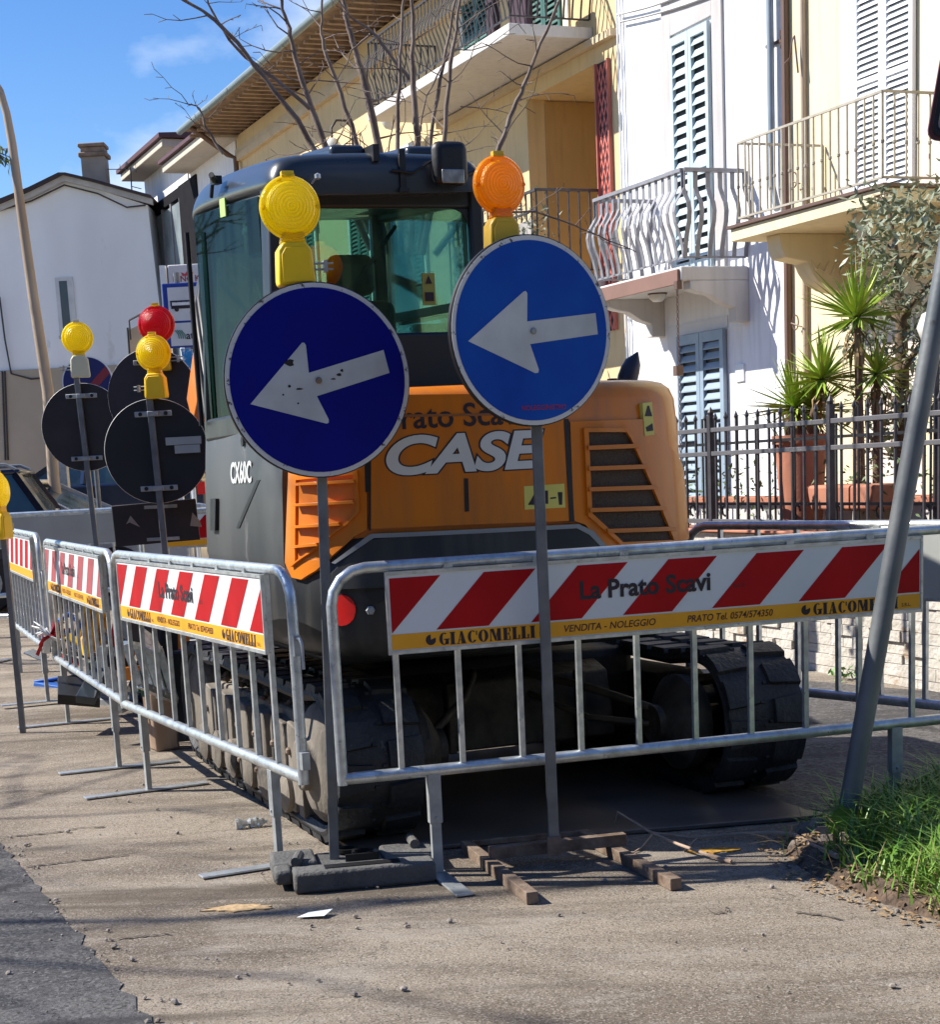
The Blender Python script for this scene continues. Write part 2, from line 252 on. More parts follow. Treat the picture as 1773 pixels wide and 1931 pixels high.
# ------------------------------------------------------------------ barriers
boardW = mat('white board', (.66, .70, .71), .45, 0, .06, 3, wear=(.5, .5, .48), wsc=5, wth=.7)
def barrier(org, rz, label, boards=True, near=True, group='galvanised crowd barriers fencing the site', fade=False, blank=False, name='crowd_barrier', bx=(-.13, 1.89), feet=(.30, .30)):
    t = thing(name, label, 'barrier', org, rz, group)
    x0, x1, zb, zt, c = -.32, 2.12, .375, 1.085, .12
    path = [(x0, 0, zb-.02), (x0, 0, zt-c)]+[(x0+c-c*cos(a), 0, zt-c+c*sin(a)) for a in (pi/8, pi/4, 3*pi/8)]+[(x0+c, 0, zt), (x1-c, 0, zt)]+[(x1-c+c*sin(a), 0, zt-c+c*cos(a)) for a in (pi/8, pi/4, 3*pi/8)]+[(x1, 0, zt-c), (x1, 0, zb-.02)]
    MB().tube(path, .019, 12).build('frame', galv, t, smooth=60)
    MB().tube([(x0-.0, 0, zb), (x0+.05, 0, zb), (x1-.05, 0, zb), (x1, 0, zb)], [.019, .021, .021, .019], 12).build('bottom_rail', galv, t, smooth=60)
    bm_ = None
    for i in range(10):
        bx_ = -.11 + i*.22
        if bm_ is None: bm_ = MB().box(-.009, .009, -.009, .009, zb+.01, zt-.01).build('bar', galv, t, smooth=0); o = bm_
        else: o = bm_.copy(); COL.objects.link(o); o.parent = t
        o.location = (bx_, 0, 0)
    for lx in (0, 1.8):
        lg = MB(); lg.box(lx-.018, lx+.018, -.012, .012, .012, zb); lg.box(lx-.023, lx+.023, -.017, .017, .19, zb-.012); lg.tube([(lx, -.022, .21), (lx, .022, .21)], .006, 6)
        l_ = lg.build('leg', galvd, t, bev=.002, smooth=0)
        MB().box(lx-.03, lx+.03, -feet[0], feet[1], .004, .012).build('foot', galv, l_, bev=.002, smooth=0)
    hk = MB(); hk.tube([(x1, 0, .86), (x1+.06, 0, .86), (x1+.075, 0, .84), (x1+.075, 0, .76)], .006, 6); hk.box(x1-.005, x1+.03, -.012, .012, .80, .87); hk.build('hook', galvd, t); MB().box(x1+.005, x1+.04, -.014, .014, .41, .47).build('latch', galvd, t)
    if boards:
        b0, b1 = bx; zl, zh, zy = .80, 1.055, .862
        bd = MB().box(b0, b1, -.026, -.020, zl, zh).build('board', boardW if not blank else mat('blank grey board', (.33, .34, .32), .5, 0, .12, 3), t, bev=.001, smooth=0)
        rl = MB(); rl.box(b0-.004, b1+.004, -.030, -.016, zh, zh+.012); rl.box(b0-.004, b1+.004, -.030, -.016, zl-.012, zl); rl.box(b0-.008, b0, -.030, -.016, zl-.012, zh+.012); rl.box(b1, b1+.008, -.030, -.016, zl-.012, zh+.012)
        for i in range(6): rl.box(b0+.2+i*.32, b0+.23+i*.32, -.022, .004, zh+.010, zh+.028)
        rl.build('board_frame', galv, bd, smooth=0)
        if blank: return t
        yf = -.0275
        MB().box(b0+.004, b1-.004, yf, -.026, zl+.004, zy-.006).build('amber_strip', yelf, bd, smooth=0)
        st = MB(); h = zh-.010-zy; sk = .177; Wd = .186; per = .34
        for i in range(-1, 8):
            a = .032 + i*per
            poly = [(a, zy), (a+Wd, zy), (a+Wd+sk, zy+h), (a+sk, zy+h)]
            # clip to board
            lo, hi = b0+.006, b1-.006
            def clip(P, x, s):
                out = []
                for k in range(len(P)):
                    p, q = P[k], P[(k+1) % len(P)]; ip = (p[0]-x)*s >= 0; iq = (q[0]-x)*s >= 0
                    if ip: out.append(p)
                    if ip != iq: f = (x-p[0])/(q[0]-p[0]); out.append((x, p[1]+f*(q[1]-p[1])))
                return out
            poly = clip(clip(poly, lo, 1), hi, -1)
            if len(poly) >= 3: st.xz(poly, yf, -.0262)
        st.build('red_stripes', redf if not fade else mat('faded red film', (.36, .07, .08), .5, 0, .2, 5), bd, smooth=0)
        if near:
            ty = yf-.0012
            text('company_lettering', 'La Prato Scavi', .088, ink, bd, FR(.80, ty, .955), bold=.03, sx=1.0)
            text('company_suffix', 's.r.l.', .03, ink, bd, FR(1.16, ty, .937))
            for cx in (.21, 1.62):
                glyphs(bd, cx, ty, .829)
            text('trade_lettering', 'VENDITA - NOLEGGIO', .034, inkr, bd, FR(.66, ty, .829), bold=.012, shear=.2)
            text('phone_lettering', 'PRATO Tel. 0574/574350', .034, inkr, bd, FR(1.12, ty, .829), bold=.012, shear=.2, sx=.93)
    return t
def glyphs(parent, cx, ty, z):   # fat-serif supplier name with its round device
    t = MB(); h = .042; zb = z-h/2
    def r(x0, x1, a, b): t.xz([(x0, zb+a*h), (x1, zb+a*h), (x1, zb+b*h), (x0, zb+b*h)], ty, ty+.001)
    def ring(x, w, gap=False):
        n = 20
        for k in range(n):
            a0, a1 = 2*pi*k/n, 2*pi*(k+1)/n
            if gap and (a0 < .75 or a0 > 5.6): continue
            P = []
            for a in (a0, a1): P.append((x+w/2+w/2*cos(a), zb+h/2+h/2*sin(a)))
            for a in (a1, a0): P.append((x+w/2+(w*.16)*cos(a), zb+h/2+h*.44*sin(a)))
            t.xz(P, ty, ty+.001)
    x = cx-.17
    # device: round mark with a notch
    for k in range(16):
        a0, a1 = 2*pi*k/16, 2*pi*(k+1)/16
        if 1 <= k < 4: continue
        t.xz([(x-.03, zb+h/2), (x-.03+.018*cos(a0), zb+h/2+.018*sin(a0)), (x-.03+.018*cos(a1), zb+h/2+.018*sin(a1))], ty, ty+.001)
    S_ = .011
    for ch in 'GIACOMELLI':
        if ch in 'GC': ring(x, .034, True); w = .034; r(x+w-.004, x+w, .6, .95) if ch == 'C' else (r(x+w-.012, x+w-.001, .05, .45), r(x+w-.018, x+w+.003, .42, .5))
        elif ch == 'O': ring(x, .036); w = .036
        elif ch == 'I': r(x+.003, x+.016, 0, 1); r(x, x+.019, 0, .06); r(x, x+.019, .94, 1); w = .019
        elif ch == 'L': r(x+.003, x+.016, 0, 1); r(x, x+.019, .94, 1); r(x, x+.028, 0, .06); r(x+.024, x+.029, 0, .35); w = .029
        elif ch == 'E': r(x+.003, x+.016, 0, 1); r(x, x+.028, 0, .06); r(x, x+.028, .94, 1); r(x+.016, x+.023, .47, .53); r(x+.024, x+.028, 0, .32); r(x+.024, x+.028, .68, 1); r(x+.021, x+.024, .38, .62); w = .029
        elif ch == 'A':
            w = .036; t.xz([(x+.004, zb), (x+.007, zb), (x+.018, zb+h), (x+.016, zb+h)], ty, ty+.001); t.xz([(x+.018, zb), (x+.033, zb), (x+.022, zb+h), (x+.014, zb+h)], ty, ty+.001); r(x+.008, x+.022, .28, .34); r(x, x+.011, 0, .05); r(x+.015, x+.036, 0, .05)
        elif ch == 'M':
            w = .044; r(x+.003, x+.006, 0, 1); r(x+.028, x+.041, 0, 1); t.xz([(x+.004, zb+h), (x+.016, zb+h), (x+.026, zb+.1*h), (x+.020, zb)], ty, ty+.001); t.xz([(x+.020, zb), (x+.022, zb), (x+.034, zb+h), (x+.030, zb+h)], ty, ty+.001); r(x, x+.009, 0, .05); r(x+.025, x+.044, 0, .05)
        x += w+.004
    t.build('supplier_lettering', ink, parent, smooth=0)
    text('supplier_suffix', 'S.R.L.', .018, inkr, parent, FR(x+.03, ty, z-.01), bold=.01)
LA = V((-.023, 5.641, 0)); barrier(LA, atan2(.475, 1.739), 'front galvanised crowd barrier with red and white board, crossing in front of the orange excavator', feet=(.33, .25))
def line_barrier(pn_, pf_, sh, label, **k):
    n_, f_ = V((*pn_, 0)), V((*pf_, 0)); d = (n_-f_).normalized(); o = f_ + d*sh; o.z = gz(0, o.y)*.6
    return barrier(o, atan2(d.y, d.x), label, **k)
line_barrier((-.623, 5.948), (-1.36, 7.567), .03, 'sunlit crowd barrier beside the left track of the excavator, lettering clearly readable', feet=(.30, .28))
line_barrier((-1.633, 8.282), (-2.248, 9.979), .08, 'second left crowd barrier with faded board, red and white tape on its post', fade=True)
line_barrier((-2.542, 10.785), (-3.128, 12.498), .05, 'third crowd barrier back on the left side, next to the lamp at the photo edge', near=False)
barrier((-5.15, 13.75, .07), R(-25), 'farthest left crowd barrier turning away behind the lamp at the left photo edge', boards=False)
barrier((-4.02, 15, .1), R(0), 'crowd barrier with blank grey boards across the street in front of the dark cars', blank=True, bx=(-.2, 2.0))
barrier((-2.0, 13.6, .08), R(3), 'crowd barrier mostly hidden behind the dark sign backs, its amber board edge showing', near=False)
hb = barrier((1.37, 7.35, 0), atan2(-1.36, 1), 'crowd barrier at far right beyond the right track, with a plain grey board', blank=True, bx=(.55, 1.9))
# ------------------------------------------------------------------ warning lamps and signs
def lamp(loc, rz, lm, bm_, label, tilt=0, sc=1.0, clampside=1):
    t = thing('warning_lamp', label, 'warning lamp', loc, rz, 'flashing warning lamps fixed above the road signs'); t.rotation_euler = (0, R(tilt), rz); t.scale = (sc,)*3
    M = Matrix.Translation((0, 0, .265)) @ Matrix.Rotation(pi/2, 4, 'X')
    b = MB(); b.xz([(-.062, 0), (.062, 0), (.066, .02), (.060, .12), (.040, .148), (-.040, .148), (-.060, .12), (-.066, .02)], -.036, .036); hb_ = b.build('housing', bm_, t, bev=.009, seg=3)
    b = MB(); b.xz([(-.052, .012), (.052, .012), (.050, .105), (.034, .130), (-.034, .130), (-.050, .105)], -.041, -.036); b.build('housing_lid', bm_, hb_, bev=.003)
    b = MB(); b.xz([(-.046, .145), (.046, .145), (.034, .185), (-.034, .185)], -.022, .022); b.build('neck', lm, t, bev=.006)
    b = MB(); b.lathe([(.0, .043), (.045, .041), (.078, .033), (.086, .026), (.088, .014), (.102, .012), (.108, .004), (.108, -.004), (.102, -.012), (.088, -.014), (.086, -.026), (.078, -.033), (.045, -.041), (.0, -.043)], M, 48); b.build('lens', lm, t, smooth=40)
    b = MB()
    for a in (0, pi, pi/2+.35, -pi/2-.35, -pi/2+.35): b.lathe([(.007, -.0), (.007, .02)], M @ Matrix.Translation((.096*cos(a), .096*sin(a), 0)), 10)
    b.build('screw_boss', lm, t)
    b = MB(); b.box(-.022, .022, -.012, .012, .366, .386); b.tube([(-.024, -.014, .372), (0, -.018, .366), (.024, -.014, .372)], .003, 6); b.build('cap', bm_, t, bev=.003)
    s_ = clampside; b = MB(); b.tube([(s_*.06, 0, .075), (s_*.14, 0, .075)], .004, 6); b.tube([(s_*.06, 0, .055), (s_*.14, 0, .055)], .004, 6); b.box(s_*.11-.006, s_*.11+.006, -.016, .016, .045, .085); b.build('clamp', galvd, t)
    return t
blueL = mat('dark blue sign film', (.001, .004, .20), .5, 0, .15, 5, spec=.15, wear=(.02, .05, .24), wsc=20, wth=.72); blueR = mat('blue sign film', (.001, .085, .42), .5, 0, .25, 3.5, spec=.15, col2=(.001, .045, .33), wear=(.02, .10, .36), wsc=14, wth=.68)
arroww = mat('dirty white sign film', (.52, .54, .53), .5, 0, .18, 7, wear=(.25, .25, .24), wsc=26, wth=.69)
signback = mat('dark sign back paint', (.022, .016, .018), .55, 0, .35, 4, .05, 20); signback2 = mat('black blue sign back paint', (.008, .011, .016), .5, 0, .4, 3, .05, 20)
rimw = mat('chipped white rim', (.60, .60, .58), .5, 0, .1, 5, wear=(.05, .04, .04), wsc=38, wth=.6)
def disc(t, c, yaw, Rr, roll, arrow, film, backm, holec, lean=0, tag_label=None):
    b = thing('sign_plate', '', '') ; 
    for k in ('label', 'category'): del b[k]
    b.parent = t; b.location = c; b.rotation_euler = (R(lean), 0, yaw); b.name = 'sign_plate'
    RX = Matrix.Rotation(pi/2, 4, 'X')
    d = MB().lathe([(Rr, -.012), (Rr+.003, -.010), (Rr+.003, .006), (Rr-.002, .009), (Rr-.01, .009)], RX, 72).build('plate', backm, b, smooth=30)
    MB().lathe([(Rr-.001, .0092), (Rr-.001, .0105)], RX, 72).build('rim', rimw, b, smooth=30)
    MB().lathe([(Rr-.016, .0107), (Rr-.016, .0120)], RX, 72).build('face', film, b, smooth=30)
    if arrow:
        MB().xz([(x*Rr, z*Rr) for x, z in arrow], -.0138, -.0122).build('arrow', arroww, b, bev=0, smooth=0)
        MB().lathe([(.011, .0138), (.011, .018), (.007, .021)], Matrix.Translation((holec[0]*Rr, 0, holec[1]*Rr)) @ RX, 16).build('bolt', rust if film is blueL else galvd, b)
    return b
def roundbarb(P):
    return P
# left direction sign
YL = G(630, 1614, .06).y; bL = G(630, 1614, .06)
cx, cy, rx, rz_ = 599, 718, 171, 178.5
arL = [((x-cx)/rx, -(y-cy)/rz_) for x, y in [(471.3, 756.5), (573, 648), (577, 648.5), (579.5, 653), (581.8, 703.4), (723.7, 665.7), (732.7, 708.5), (593.9, 746.6), (613, 790), (613, 796), (609, 798)]]
tL = thing('direction_sign', 'dark blue round sign with chipped white arrow, its pole standing in the black rubber base', 'road sign', (bL.x, bL.y, 0))
topL = W(595, 545, YL)
MB().bar((0, 0, .04), (topL.x-bL.x, 0, topL.z-.03), .034).build('pole', polem, tL, bev=.003, smooth=0)
cL = W(599, 718, YL-.045); disc(tL, (cL.x-bL.x, -.045, cL.z), R(17), .3*YL/5.45, 0, arL, blueL, blk, (0, 0))
ch = MB()
for px, py, sx_, sy_ in ((545, 682, 9, 7), (541, 727, 3, 3), (560, 733, 7, 2), (528, 743, 2, 2), (640, 708, 5, 3), (646, 700, 3, 3), (556, 761, 2, 2), (628, 716, 5, 1.5)):
    ch.xz([((px-599+sx_*cos(a)*(1+.35*sin(3*a+px)))/171*.3, -(py-718+sy_*sin(a))/178.5*.3) for a in [k*pi/4 for k in range(8)]], -.0146, -.0139)
ch.build('paint_chips', blk, [o for o in bpy.data.objects if o.name == 'sign_plate'][0], smooth=0)
pb = W(550, 538, YL-.02); lamp((pb.x+.014, YL-.02, pb.z-.005), R(16), lyel, ybody, 'bright yellow warning lamp above the dark blue arrow sign with the rubber base', tilt=-1, sc=.95)
# right direction sign
bR = G(1046, 1612, .05); YR = bR.y; cx, cy, rx, rz_ = 1002, 625, 158.5, 178
arR = [((x-cx)/rx, -(y-cy)/rz_) for x, y in [(873.9, 642.2), (986, 551.5), (990, 550.5), (993.2, 554.8), (990.4, 607), (1129.9, 592), (1133.3, 632.4), (994.6, 649.3), (1010, 697), (1009, 703), (1003, 704)]]
tR = thing('direction_sign', 'lighter blue round sign with white arrow, its pole standing in the rusty steel frame', 'road sign', (bR.x, bR.y, 0))
topR = W(998, 460, YR)
MB().bar((0, 0, .05), (topR.x-bR.x, 0, topR.z-.05), .036).build('pole', polem, tR, bev=.003, smooth=0)
cR = W(1002, 625, YR-.05); bb = disc(tR, (cR.x-bR.x, -.05, cR.z), R(27), .3*YR/5.62, 0, arR, blueR, blk, (0, 0))
text('inscription', 'NOLEGGINISTRO', .022, mat('red ink', (.35, .01, .05), .6), bb, FR(.03, -.0135, -.245, rz=0), bold=.01)
pb = W(947, 462, YR-.02); lamp((pb.x+.004, YR+.03, pb.z-.037), R(24), lora, obody, 'orange warning lamp above the lighter blue arrow sign, right of the cab', tilt=-1, sc=.87)
# rubber base under left sign
rb = thing('rubber_sign_base', 'black recycled rubber block with carrying slots, holding the pole of the dark blue sign', 'sign base', (bL.x+.075, bL.y-.0, 0), R(9))
rbm = mat('recycled rubber block', (.07, .07, .068), .88, 0, .35, 8, .5, 60, col2=(.13, .125, .115))
b = MB()
b.box(-.24, .25, -.27, -.16, .0, .075); b.box(-.24, .25, -.155, -.09, .0, .06); b.box(-.30, -.14, -.085, .13, .0, .07); b.box(.10, .29, -.085, .13, .0, .06); b.box(-.139, .099, -.085, .13, .0, .05); b.box(-.30, -.24, -.20, -.09, .02, .07)
b.build('block', rbm, rb, bev=.012)
b = MB(); b.box(-.13, .13, -.235, -.185, .0755, .078); b.box(-.20, .20, -.150, -.125, .0605, .063); b.build('recess', blk, rb)
b = MB(); b.tube([(-.22, -.10, .075), (-.20, -.03, .085)], .018, 10); b.tube([(.22, .02, .075), (.22, .13, .075)], .018, 10); b.build('grip_bar', rbm, rb)
b = MB()
for x_ in (.0, .05): b.lathe([(.04, .0), (.04, .012), (.03, .012), (.03, 0)], Matrix.Translation((x_-.02, .08-x_*1.2, .058)), 24)
b.box(-.04, .08, -.055, -.045, .05, .075); b.build('socket_ring', blk, rb)
# steel frame under right sign
rf = thing('steel_sign_foot', 'rusty welded steel frame on the ground holding the lighter blue sign pole', 'sign base', (0, 0, 0)); b = MB()
P1, P2, P3, P4 = G(880, 1606), G(1005, 1706), G(1100, 1585), G(1276, 1680)
for a_, c_ in ((P1, P2), (P3, P4)): b.bar(a_+V((0, 0, .022)), c_+V((0, 0, .022)), .040)
b.bar(P1+V((0, 0, .03)), P3+V((0, 0, .03)), .02)
fr = b.build('side_runner', rust, rf, bev=.002, smooth=0)
c1, c2 = G(925, 1640), G(1180, 1613); b = MB(); b.bar(c1+V((0, 0, .062)), c2+V((0, 0, .062)), .042); b.build('cross_member', rust, rf, bev=.002, smooth=0)
b = MB(); b.box(bR.x-.024, bR.x+.024, bR.y-.024, bR.y+.024, .05, .12); b.build('socket', rust, rf, smooth=0)
# signs seen from behind
def backsign(px, py, Y, Rr, label, m_, yaw=0, base=0, plate=False, tri=False):
    c = W(px, py, Y); g0 = gz(0, Y); t = thing('road_sign', label, 'road sign', (c.x+base, Y, g0), 0, 'round road signs seen from behind')
    MB().bar((0, 0, 0), (-base*.9, 0, c.z-g0+Rr+.10), .036).build('pole', polem, t, bev=.003, smooth=0)
    RX = Matrix.Rotation(pi/2, 4, 'X'); M = Matrix.Translation((-base*.6, .035, c.z-g0)) @ Matrix.Rotation(yaw, 4, 'Z') @ RX
    MB().lathe([(Rr-.004, .012), (Rr+.003, .012), (Rr+.003, -.008), (Rr-.004, -.012)], M, 60).build('plate', m_, t, smooth=30)
    MB().lathe([(Rr+.0035, .008), (Rr+.0055, .006), (Rr+.0055, -.006), (Rr+.0035, -.008)], M, 60).build('edge', rimw, t, smooth=30)
    for dz in (Rr*.72, -Rr*.72):
        cl = MB(); cl.box(-.11, .11, .006, .020, -.016, .016); cl.box(-.03, .03, -.024, .012, -.014, .014); cl.xf(Matrix.Translation((-base*.6, 0, c.z-g0+dz)))
        c_ = cl.build('clamp', galvd, t, bev=.003)
        k = MB(); 
        for x_ in (-.075, .075): k.lathe([(.012, 0), (.012, .004)], Matrix.Translation((-base*.6+x_, .006, c.z-g0+dz)) @ RX, 12)
        k.build('clamp_hole', blk, c_)
    return t, c
Y1 = 12.0; t1, c1_ = backsign(150, 806, Y1, .3, 'round sign seen from behind, brown-black, with its own yellow lamp, left of the black one', signback, base=.07)
lamp((W(152, 712, Y1).x, Y1, W(152, 712, Y1).z), R(190), lyel, mat('pale lamp housing', (.62, .60, .42), .5), 'small yellow warning lamp above the brown-black sign back at left', sc=1.02)
Y2 = 10.0; t2, c2_ = backsign(287, 851, Y2, .3, 'round black sign seen from behind with two grey stickers, nearest to the cab', signback2, base=.05, yaw=R(8))
b = MB(); b.box(.06, .27, -.006, -.001, c2_.z-gz(0, Y2)+.03, c2_.z-gz(0, Y2)+.075); b.box(.11, .26, -.006, -.001, c2_.z-gz(0, Y2)-.02, c2_.z-gz(0, Y2)+.027)
st_ = b.build('sticker', mat('grey sticker', (.35, .38, .36), .5), t2, smooth=0); st_.location = (-.03, .02, 0)
lamp((W(297, 755, Y2).x, Y2-.02, W(297, 752, Y2).z-.0), R(-10), lyel, ybody, 'yellow warning lamp above the black sign back, just below the red lamp', sc=.98, clampside=-1)
pl = thing('supplementary_panel', 'dark square panel seen from behind with torn sticker marks, under the round black sign back', 'road sign', (W(305, 980, 10.3).x, 10.3, 0))
zc = W(305, 985, 10.3).z; MB().box(-.26, .26, 0, .012, zc-.125, zc+.125).build('panel', signback, pl, bev=.004).rotation_euler = (0, R(-2), 0)
b = MB(); b.box(-.1, .1, -.012, 0, zc+.085, zc+.105); b.box(-.1, .1, -.012, 0, zc-.11, zc-.09); b.build('clamp', galvd, pl)
b = MB(); b.xz([(-.22, zc), (-.19, zc+.05), (-.14, zc-.02), (-.2, zc+.01)], -.004, 0); b.xz([(.17, zc-.03), (.19, zc+.05), (.23, zc+.0), (.24, zc-.04)], -.004, 0); b.build('torn_sticker', mat('torn paper', (.3, .27, .23), .8), pl, smooth=0)
MB().bar((0, .03, 0), (0, .03, zc+.15), .03).build('pole', polem, pl, smooth=0)
Y3 = 11.3; t3, c3_ = backsign(287, 748, Y3, .31, 'round brown sign seen from behind under the red lamp, partly covered by the black one', signback, base=.0, yaw=R(-10))
lamp((W(303, 700, Y3).x, Y3-.03, W(303, 700, Y3).z), R(0), lred, obody, 'red warning lamp among the signs seen from behind', sc=1.12)
pn = thing('dark_board', 'dark grey board leaning between the black sign back and the cab', 'board', (0, 0, 0))
q = [W(x, y, 12.4) for x, y in ((352, 760), (398, 690), (412, 690), (412, 893), (372, 893))]; MB().add([*q, *[p+V((0, .02, 0)) for p in q]], [(0, 1, 2, 3, 4), (9, 8, 7, 6, 5)]+[(i, i+5, (i+1) % 5+5, (i+1) % 5) for i in range(5)]).build('panel', signback2, pn, smooth=0)
MB().bar(V((W(385, 890, 12.45).x, 12.45, 0)), W(385, 800, 12.45), .03).build('pole', polem, pn)
# far-left edge lamp
pe_ = W(5, 1017, 9.6); lamp((pe_.x, 9.6, pe_.z), R(78), lyel, ybody, 'yellow warning lamp seen edge-on at the left photo edge', sc=1.03)
le = thing('lamp_post', 'thin grey post carrying the edge-on yellow lamp at the left photo edge', 'post', (pe_.x, 9.62, 0)); MB().bar((0, 0, 0), (0, 0, pe_.z+.1), .03).build('post', polem, le)
# no-parking sign far behind
c = W(165, 721, 20); ns = thing('no_parking_sign', 'blue round sign with a red diagonal bar behind the left sign backs', 'road sign', (c.x, 20, gz(0, 20)))
zz = c.z-gz(0, 20); RX = Matrix.Rotation(pi/2, 4, 'X'); M = Matrix.Translation((0, 0, zz)) @ RX
MB().lathe([(.3, -.01), (.3, .01)], M, 48).build('rim', white, ns); MB().lathe([(.285, .011), (.285, .014)], M, 48).build('face', mat('deep blue film', (.01, .012, .11), .4), ns)
MB().xz([(-.2, zz-.24), (-.12, zz-.28), (.27, zz+.09), (.22, zz+.17)], -.018, -.0145).build('red_bar', mat('dull red film', (.22, .02, .03), .5), ns, smooth=0); MB().tube([(0, .03, 0), (0, .03, zz+.2)], .03, 10).build('pole', polem, ns)
# ------------------------------------------------------------------ excavator
EO = V((.50, 6.46, .02)); ETH = R(-20); ERZ = R(20)
ex = thing('excavator', 'orange and dark grey tracked excavator seen from the rear behind the front barrier', 'excavator', EO, ERZ)
Rh = V((cos(ETH), -sin(ETH), 0)); Fh = V((sin(ETH), cos(ETH), 0))
def EL(p): q = V(p)-EO; return V((q.dot(Rh), q.dot(Fh), q.z))
def EPY(x, y, ly): q = EL(PLN(x, y, EO+Fh*ly, Fh)); return (q.x, q.z)
def EPX(x, y, lx): q = EL(PLN(x, y, EO+Rh*lx, Rh)); return (q.y, q.z)
ctl = [(-.99, 1.9), (-1.0, 1.2), (-1.01, .6), (-1.015, .32), (-1.0, .12), (-.955, -.03), (-.86, -.13), (-.70, -.195), (-.45, -.235), (-.15, -.25), (.12, -.235), (.34, -.18), (.50, -.07), (.59, .09), (.625, .3), (.635, .7), (.635, 1.2), (.635, 1.7)]
def cr(P, n=8):
    out = []
    for i in range(len(P)-1):
        p0, p1, p2, p3 = [V(P[max(0, min(len(P)-1, i+k))]) for k in (-1, 0, 1, 2)]
        for j in range(n):
            t = j/n; out.append(.5*((2*p1)+(p2-p0)*t+(2*p0-5*p1+4*p2-p3)*t*t+(3*p1-p0-3*p2+p3)*t**3))
    out.append(V(P[-1])); return out
CW = cr(ctl); AS = [0]
for i in range(1, len(CW)): AS.append(AS[-1]+(CW[i]-CW[i-1]).length)
LEAN = .055
def wp(s):
    s = max(0, min(AS[-1]-1e-6, s)); lo = 0; hi = len(AS)-1
    while hi-lo > 1:
        md = (lo+hi)//2
        if AS[md] <= s: lo = md
        else: hi = md
    f = (s-AS[lo])/(AS[lo+1]-AS[lo]); p = CW[lo].lerp(CW[lo+1], f)
    i0, i1 = max(0, lo-1), min(len(CW)-1, lo+2); d = (CW[i1]-CW[i0]).normalized(); return p, V((d.y, -d.x))
def wm(s, z, off):
    p, n = wp(s); q = p + n*(off-LEAN*(z-1.1)); return V((q.x, q.y, z))
def wall(px, py):     # first hit of the pixel ray on the curved body wall -> (s, z)
    d = ray(px, py); o = EL(CP); d = V((d.dot(Rh), d.dot(Fh), d.z)); best = None
    for i in range(len(CW)-1):
        a, b = CW[i], CW[i+1]; e = b-a; den = d.x*e.y-d.y*e.x
        if abs(den) < 1e-9: continue
        t = ((a.x-o.x)*e.y-(a.y-o.y)*e.x)/den; u = ((a.x-o.x)*d.y-(a.y-o.y)*d.x)/den
        if -1e-6 <= u <= 1+1e-6 and t > 0 and (best is None or t < best[0]): best = (t, AS[i]+u*(AS[i+1]-AS[i]), o.z+t*d.z)
    if best is None: return (AS[-1]*.75, 1.1)
    return best[1], best[2]
def wpoly(poly, o0, o1, name, m, parent, bev=0, pxs=True, step=.035, smooth=40):
    P = [wall(*p) for p in poly] if pxs else poly
    bm = bmesh.new(); vs = [bm.verts.new((a, b, 0)) for a, b in P]; bm.faces.new(vs); 
    a0, a1 = min(p[0] for p in P), max(p[0] for p in P); k = math.floor(a0/step)*step
    bmesh.ops.triangulate(bm, faces=bm.faces[:])
    while k < a1:
        k += step
        if a0 < k < a1: bmesh.ops.bisect_plane(bm, geom=bm.verts[:]+bm.edges[:]+bm.faces[:], plane_co=(k, 0, 0), plane_no=(1, 0, 0))
    r = bmesh.ops.extrude_face_region(bm, geom=bm.faces[:]); top = {v for v in r['geom'] if isinstance(v, bmesh.types.BMVert)}
    for v in bm.verts: v.co = wm(v.co.x, v.co.y, o1 if v in top else o0)
    bmesh.ops.recalc_face_normals(bm, faces=bm.faces[:]); me = bpy.data.meshes.new(name); bm.to_mesh(me); bm.free(); me.materials.append(m); return link(name, me, parent, bev, smooth)
def shell(s0, s1, prof, name, m, parent, top=None, n=120, smooth=50):
    g = MB(); ns = n; vs = []
    for i in range(ns+1):
        s = s0+(s1-s0)*i/ns
        for z, o in prof: vs.append(wm(s, z, o))
    k = len(prof); fs = [(i*k+j, (i+1)*k+j, (i+1)*k+j+1, i*k+j+1) for i in range(ns) for j in range(k-1)]
    fs.append(tuple(i*k+k-1 for i in range(ns+1))); fs.append(tuple(i*k for i in range(ns, -1, -1)))
    for e in (0, ns): fs.append(tuple(e*k+j for j in range(k)))
    g.add(vs, fs); return g.build(name, m, parent, smooth=smooth)
def wtext(s, size, cpx, m, name, off=.032, parent=None, rot=0, **k):
    S0, z0 = wall(*cpx); me = shape_text(s, size, **k); bm = bmesh.new(); bm.from_mesh(me)
    a0 = min(v.co.x for v in bm.verts); a1 = max(v.co.x for v in bm.verts); q = a0
    while q < a1: q += .03; bmesh.ops.bisect_plane(bm, geom=bm.verts[:]+bm.edges[:]+bm.faces[:], plane_co=(q, 0, 0), plane_no=(1, 0, 0))
    for v in bm.verts: v.co = wm(S0+v.co.x, z0+v.co.y+rot*v.co.x, off)
    bm.to_mesh(me); bm.free(); me.materials.append(m); return link(name, me, parent or ex, smooth=0)
# counterweight shell, all round
sL0 = .0; sEnd = AS[-1]
shell(.25, sEnd, [(.70, -.10), (.735, -.035), (.80, 0), (1.0, .006), (1.175, .0), (1.20, -.03)], 'counterweight', cwt, ex)
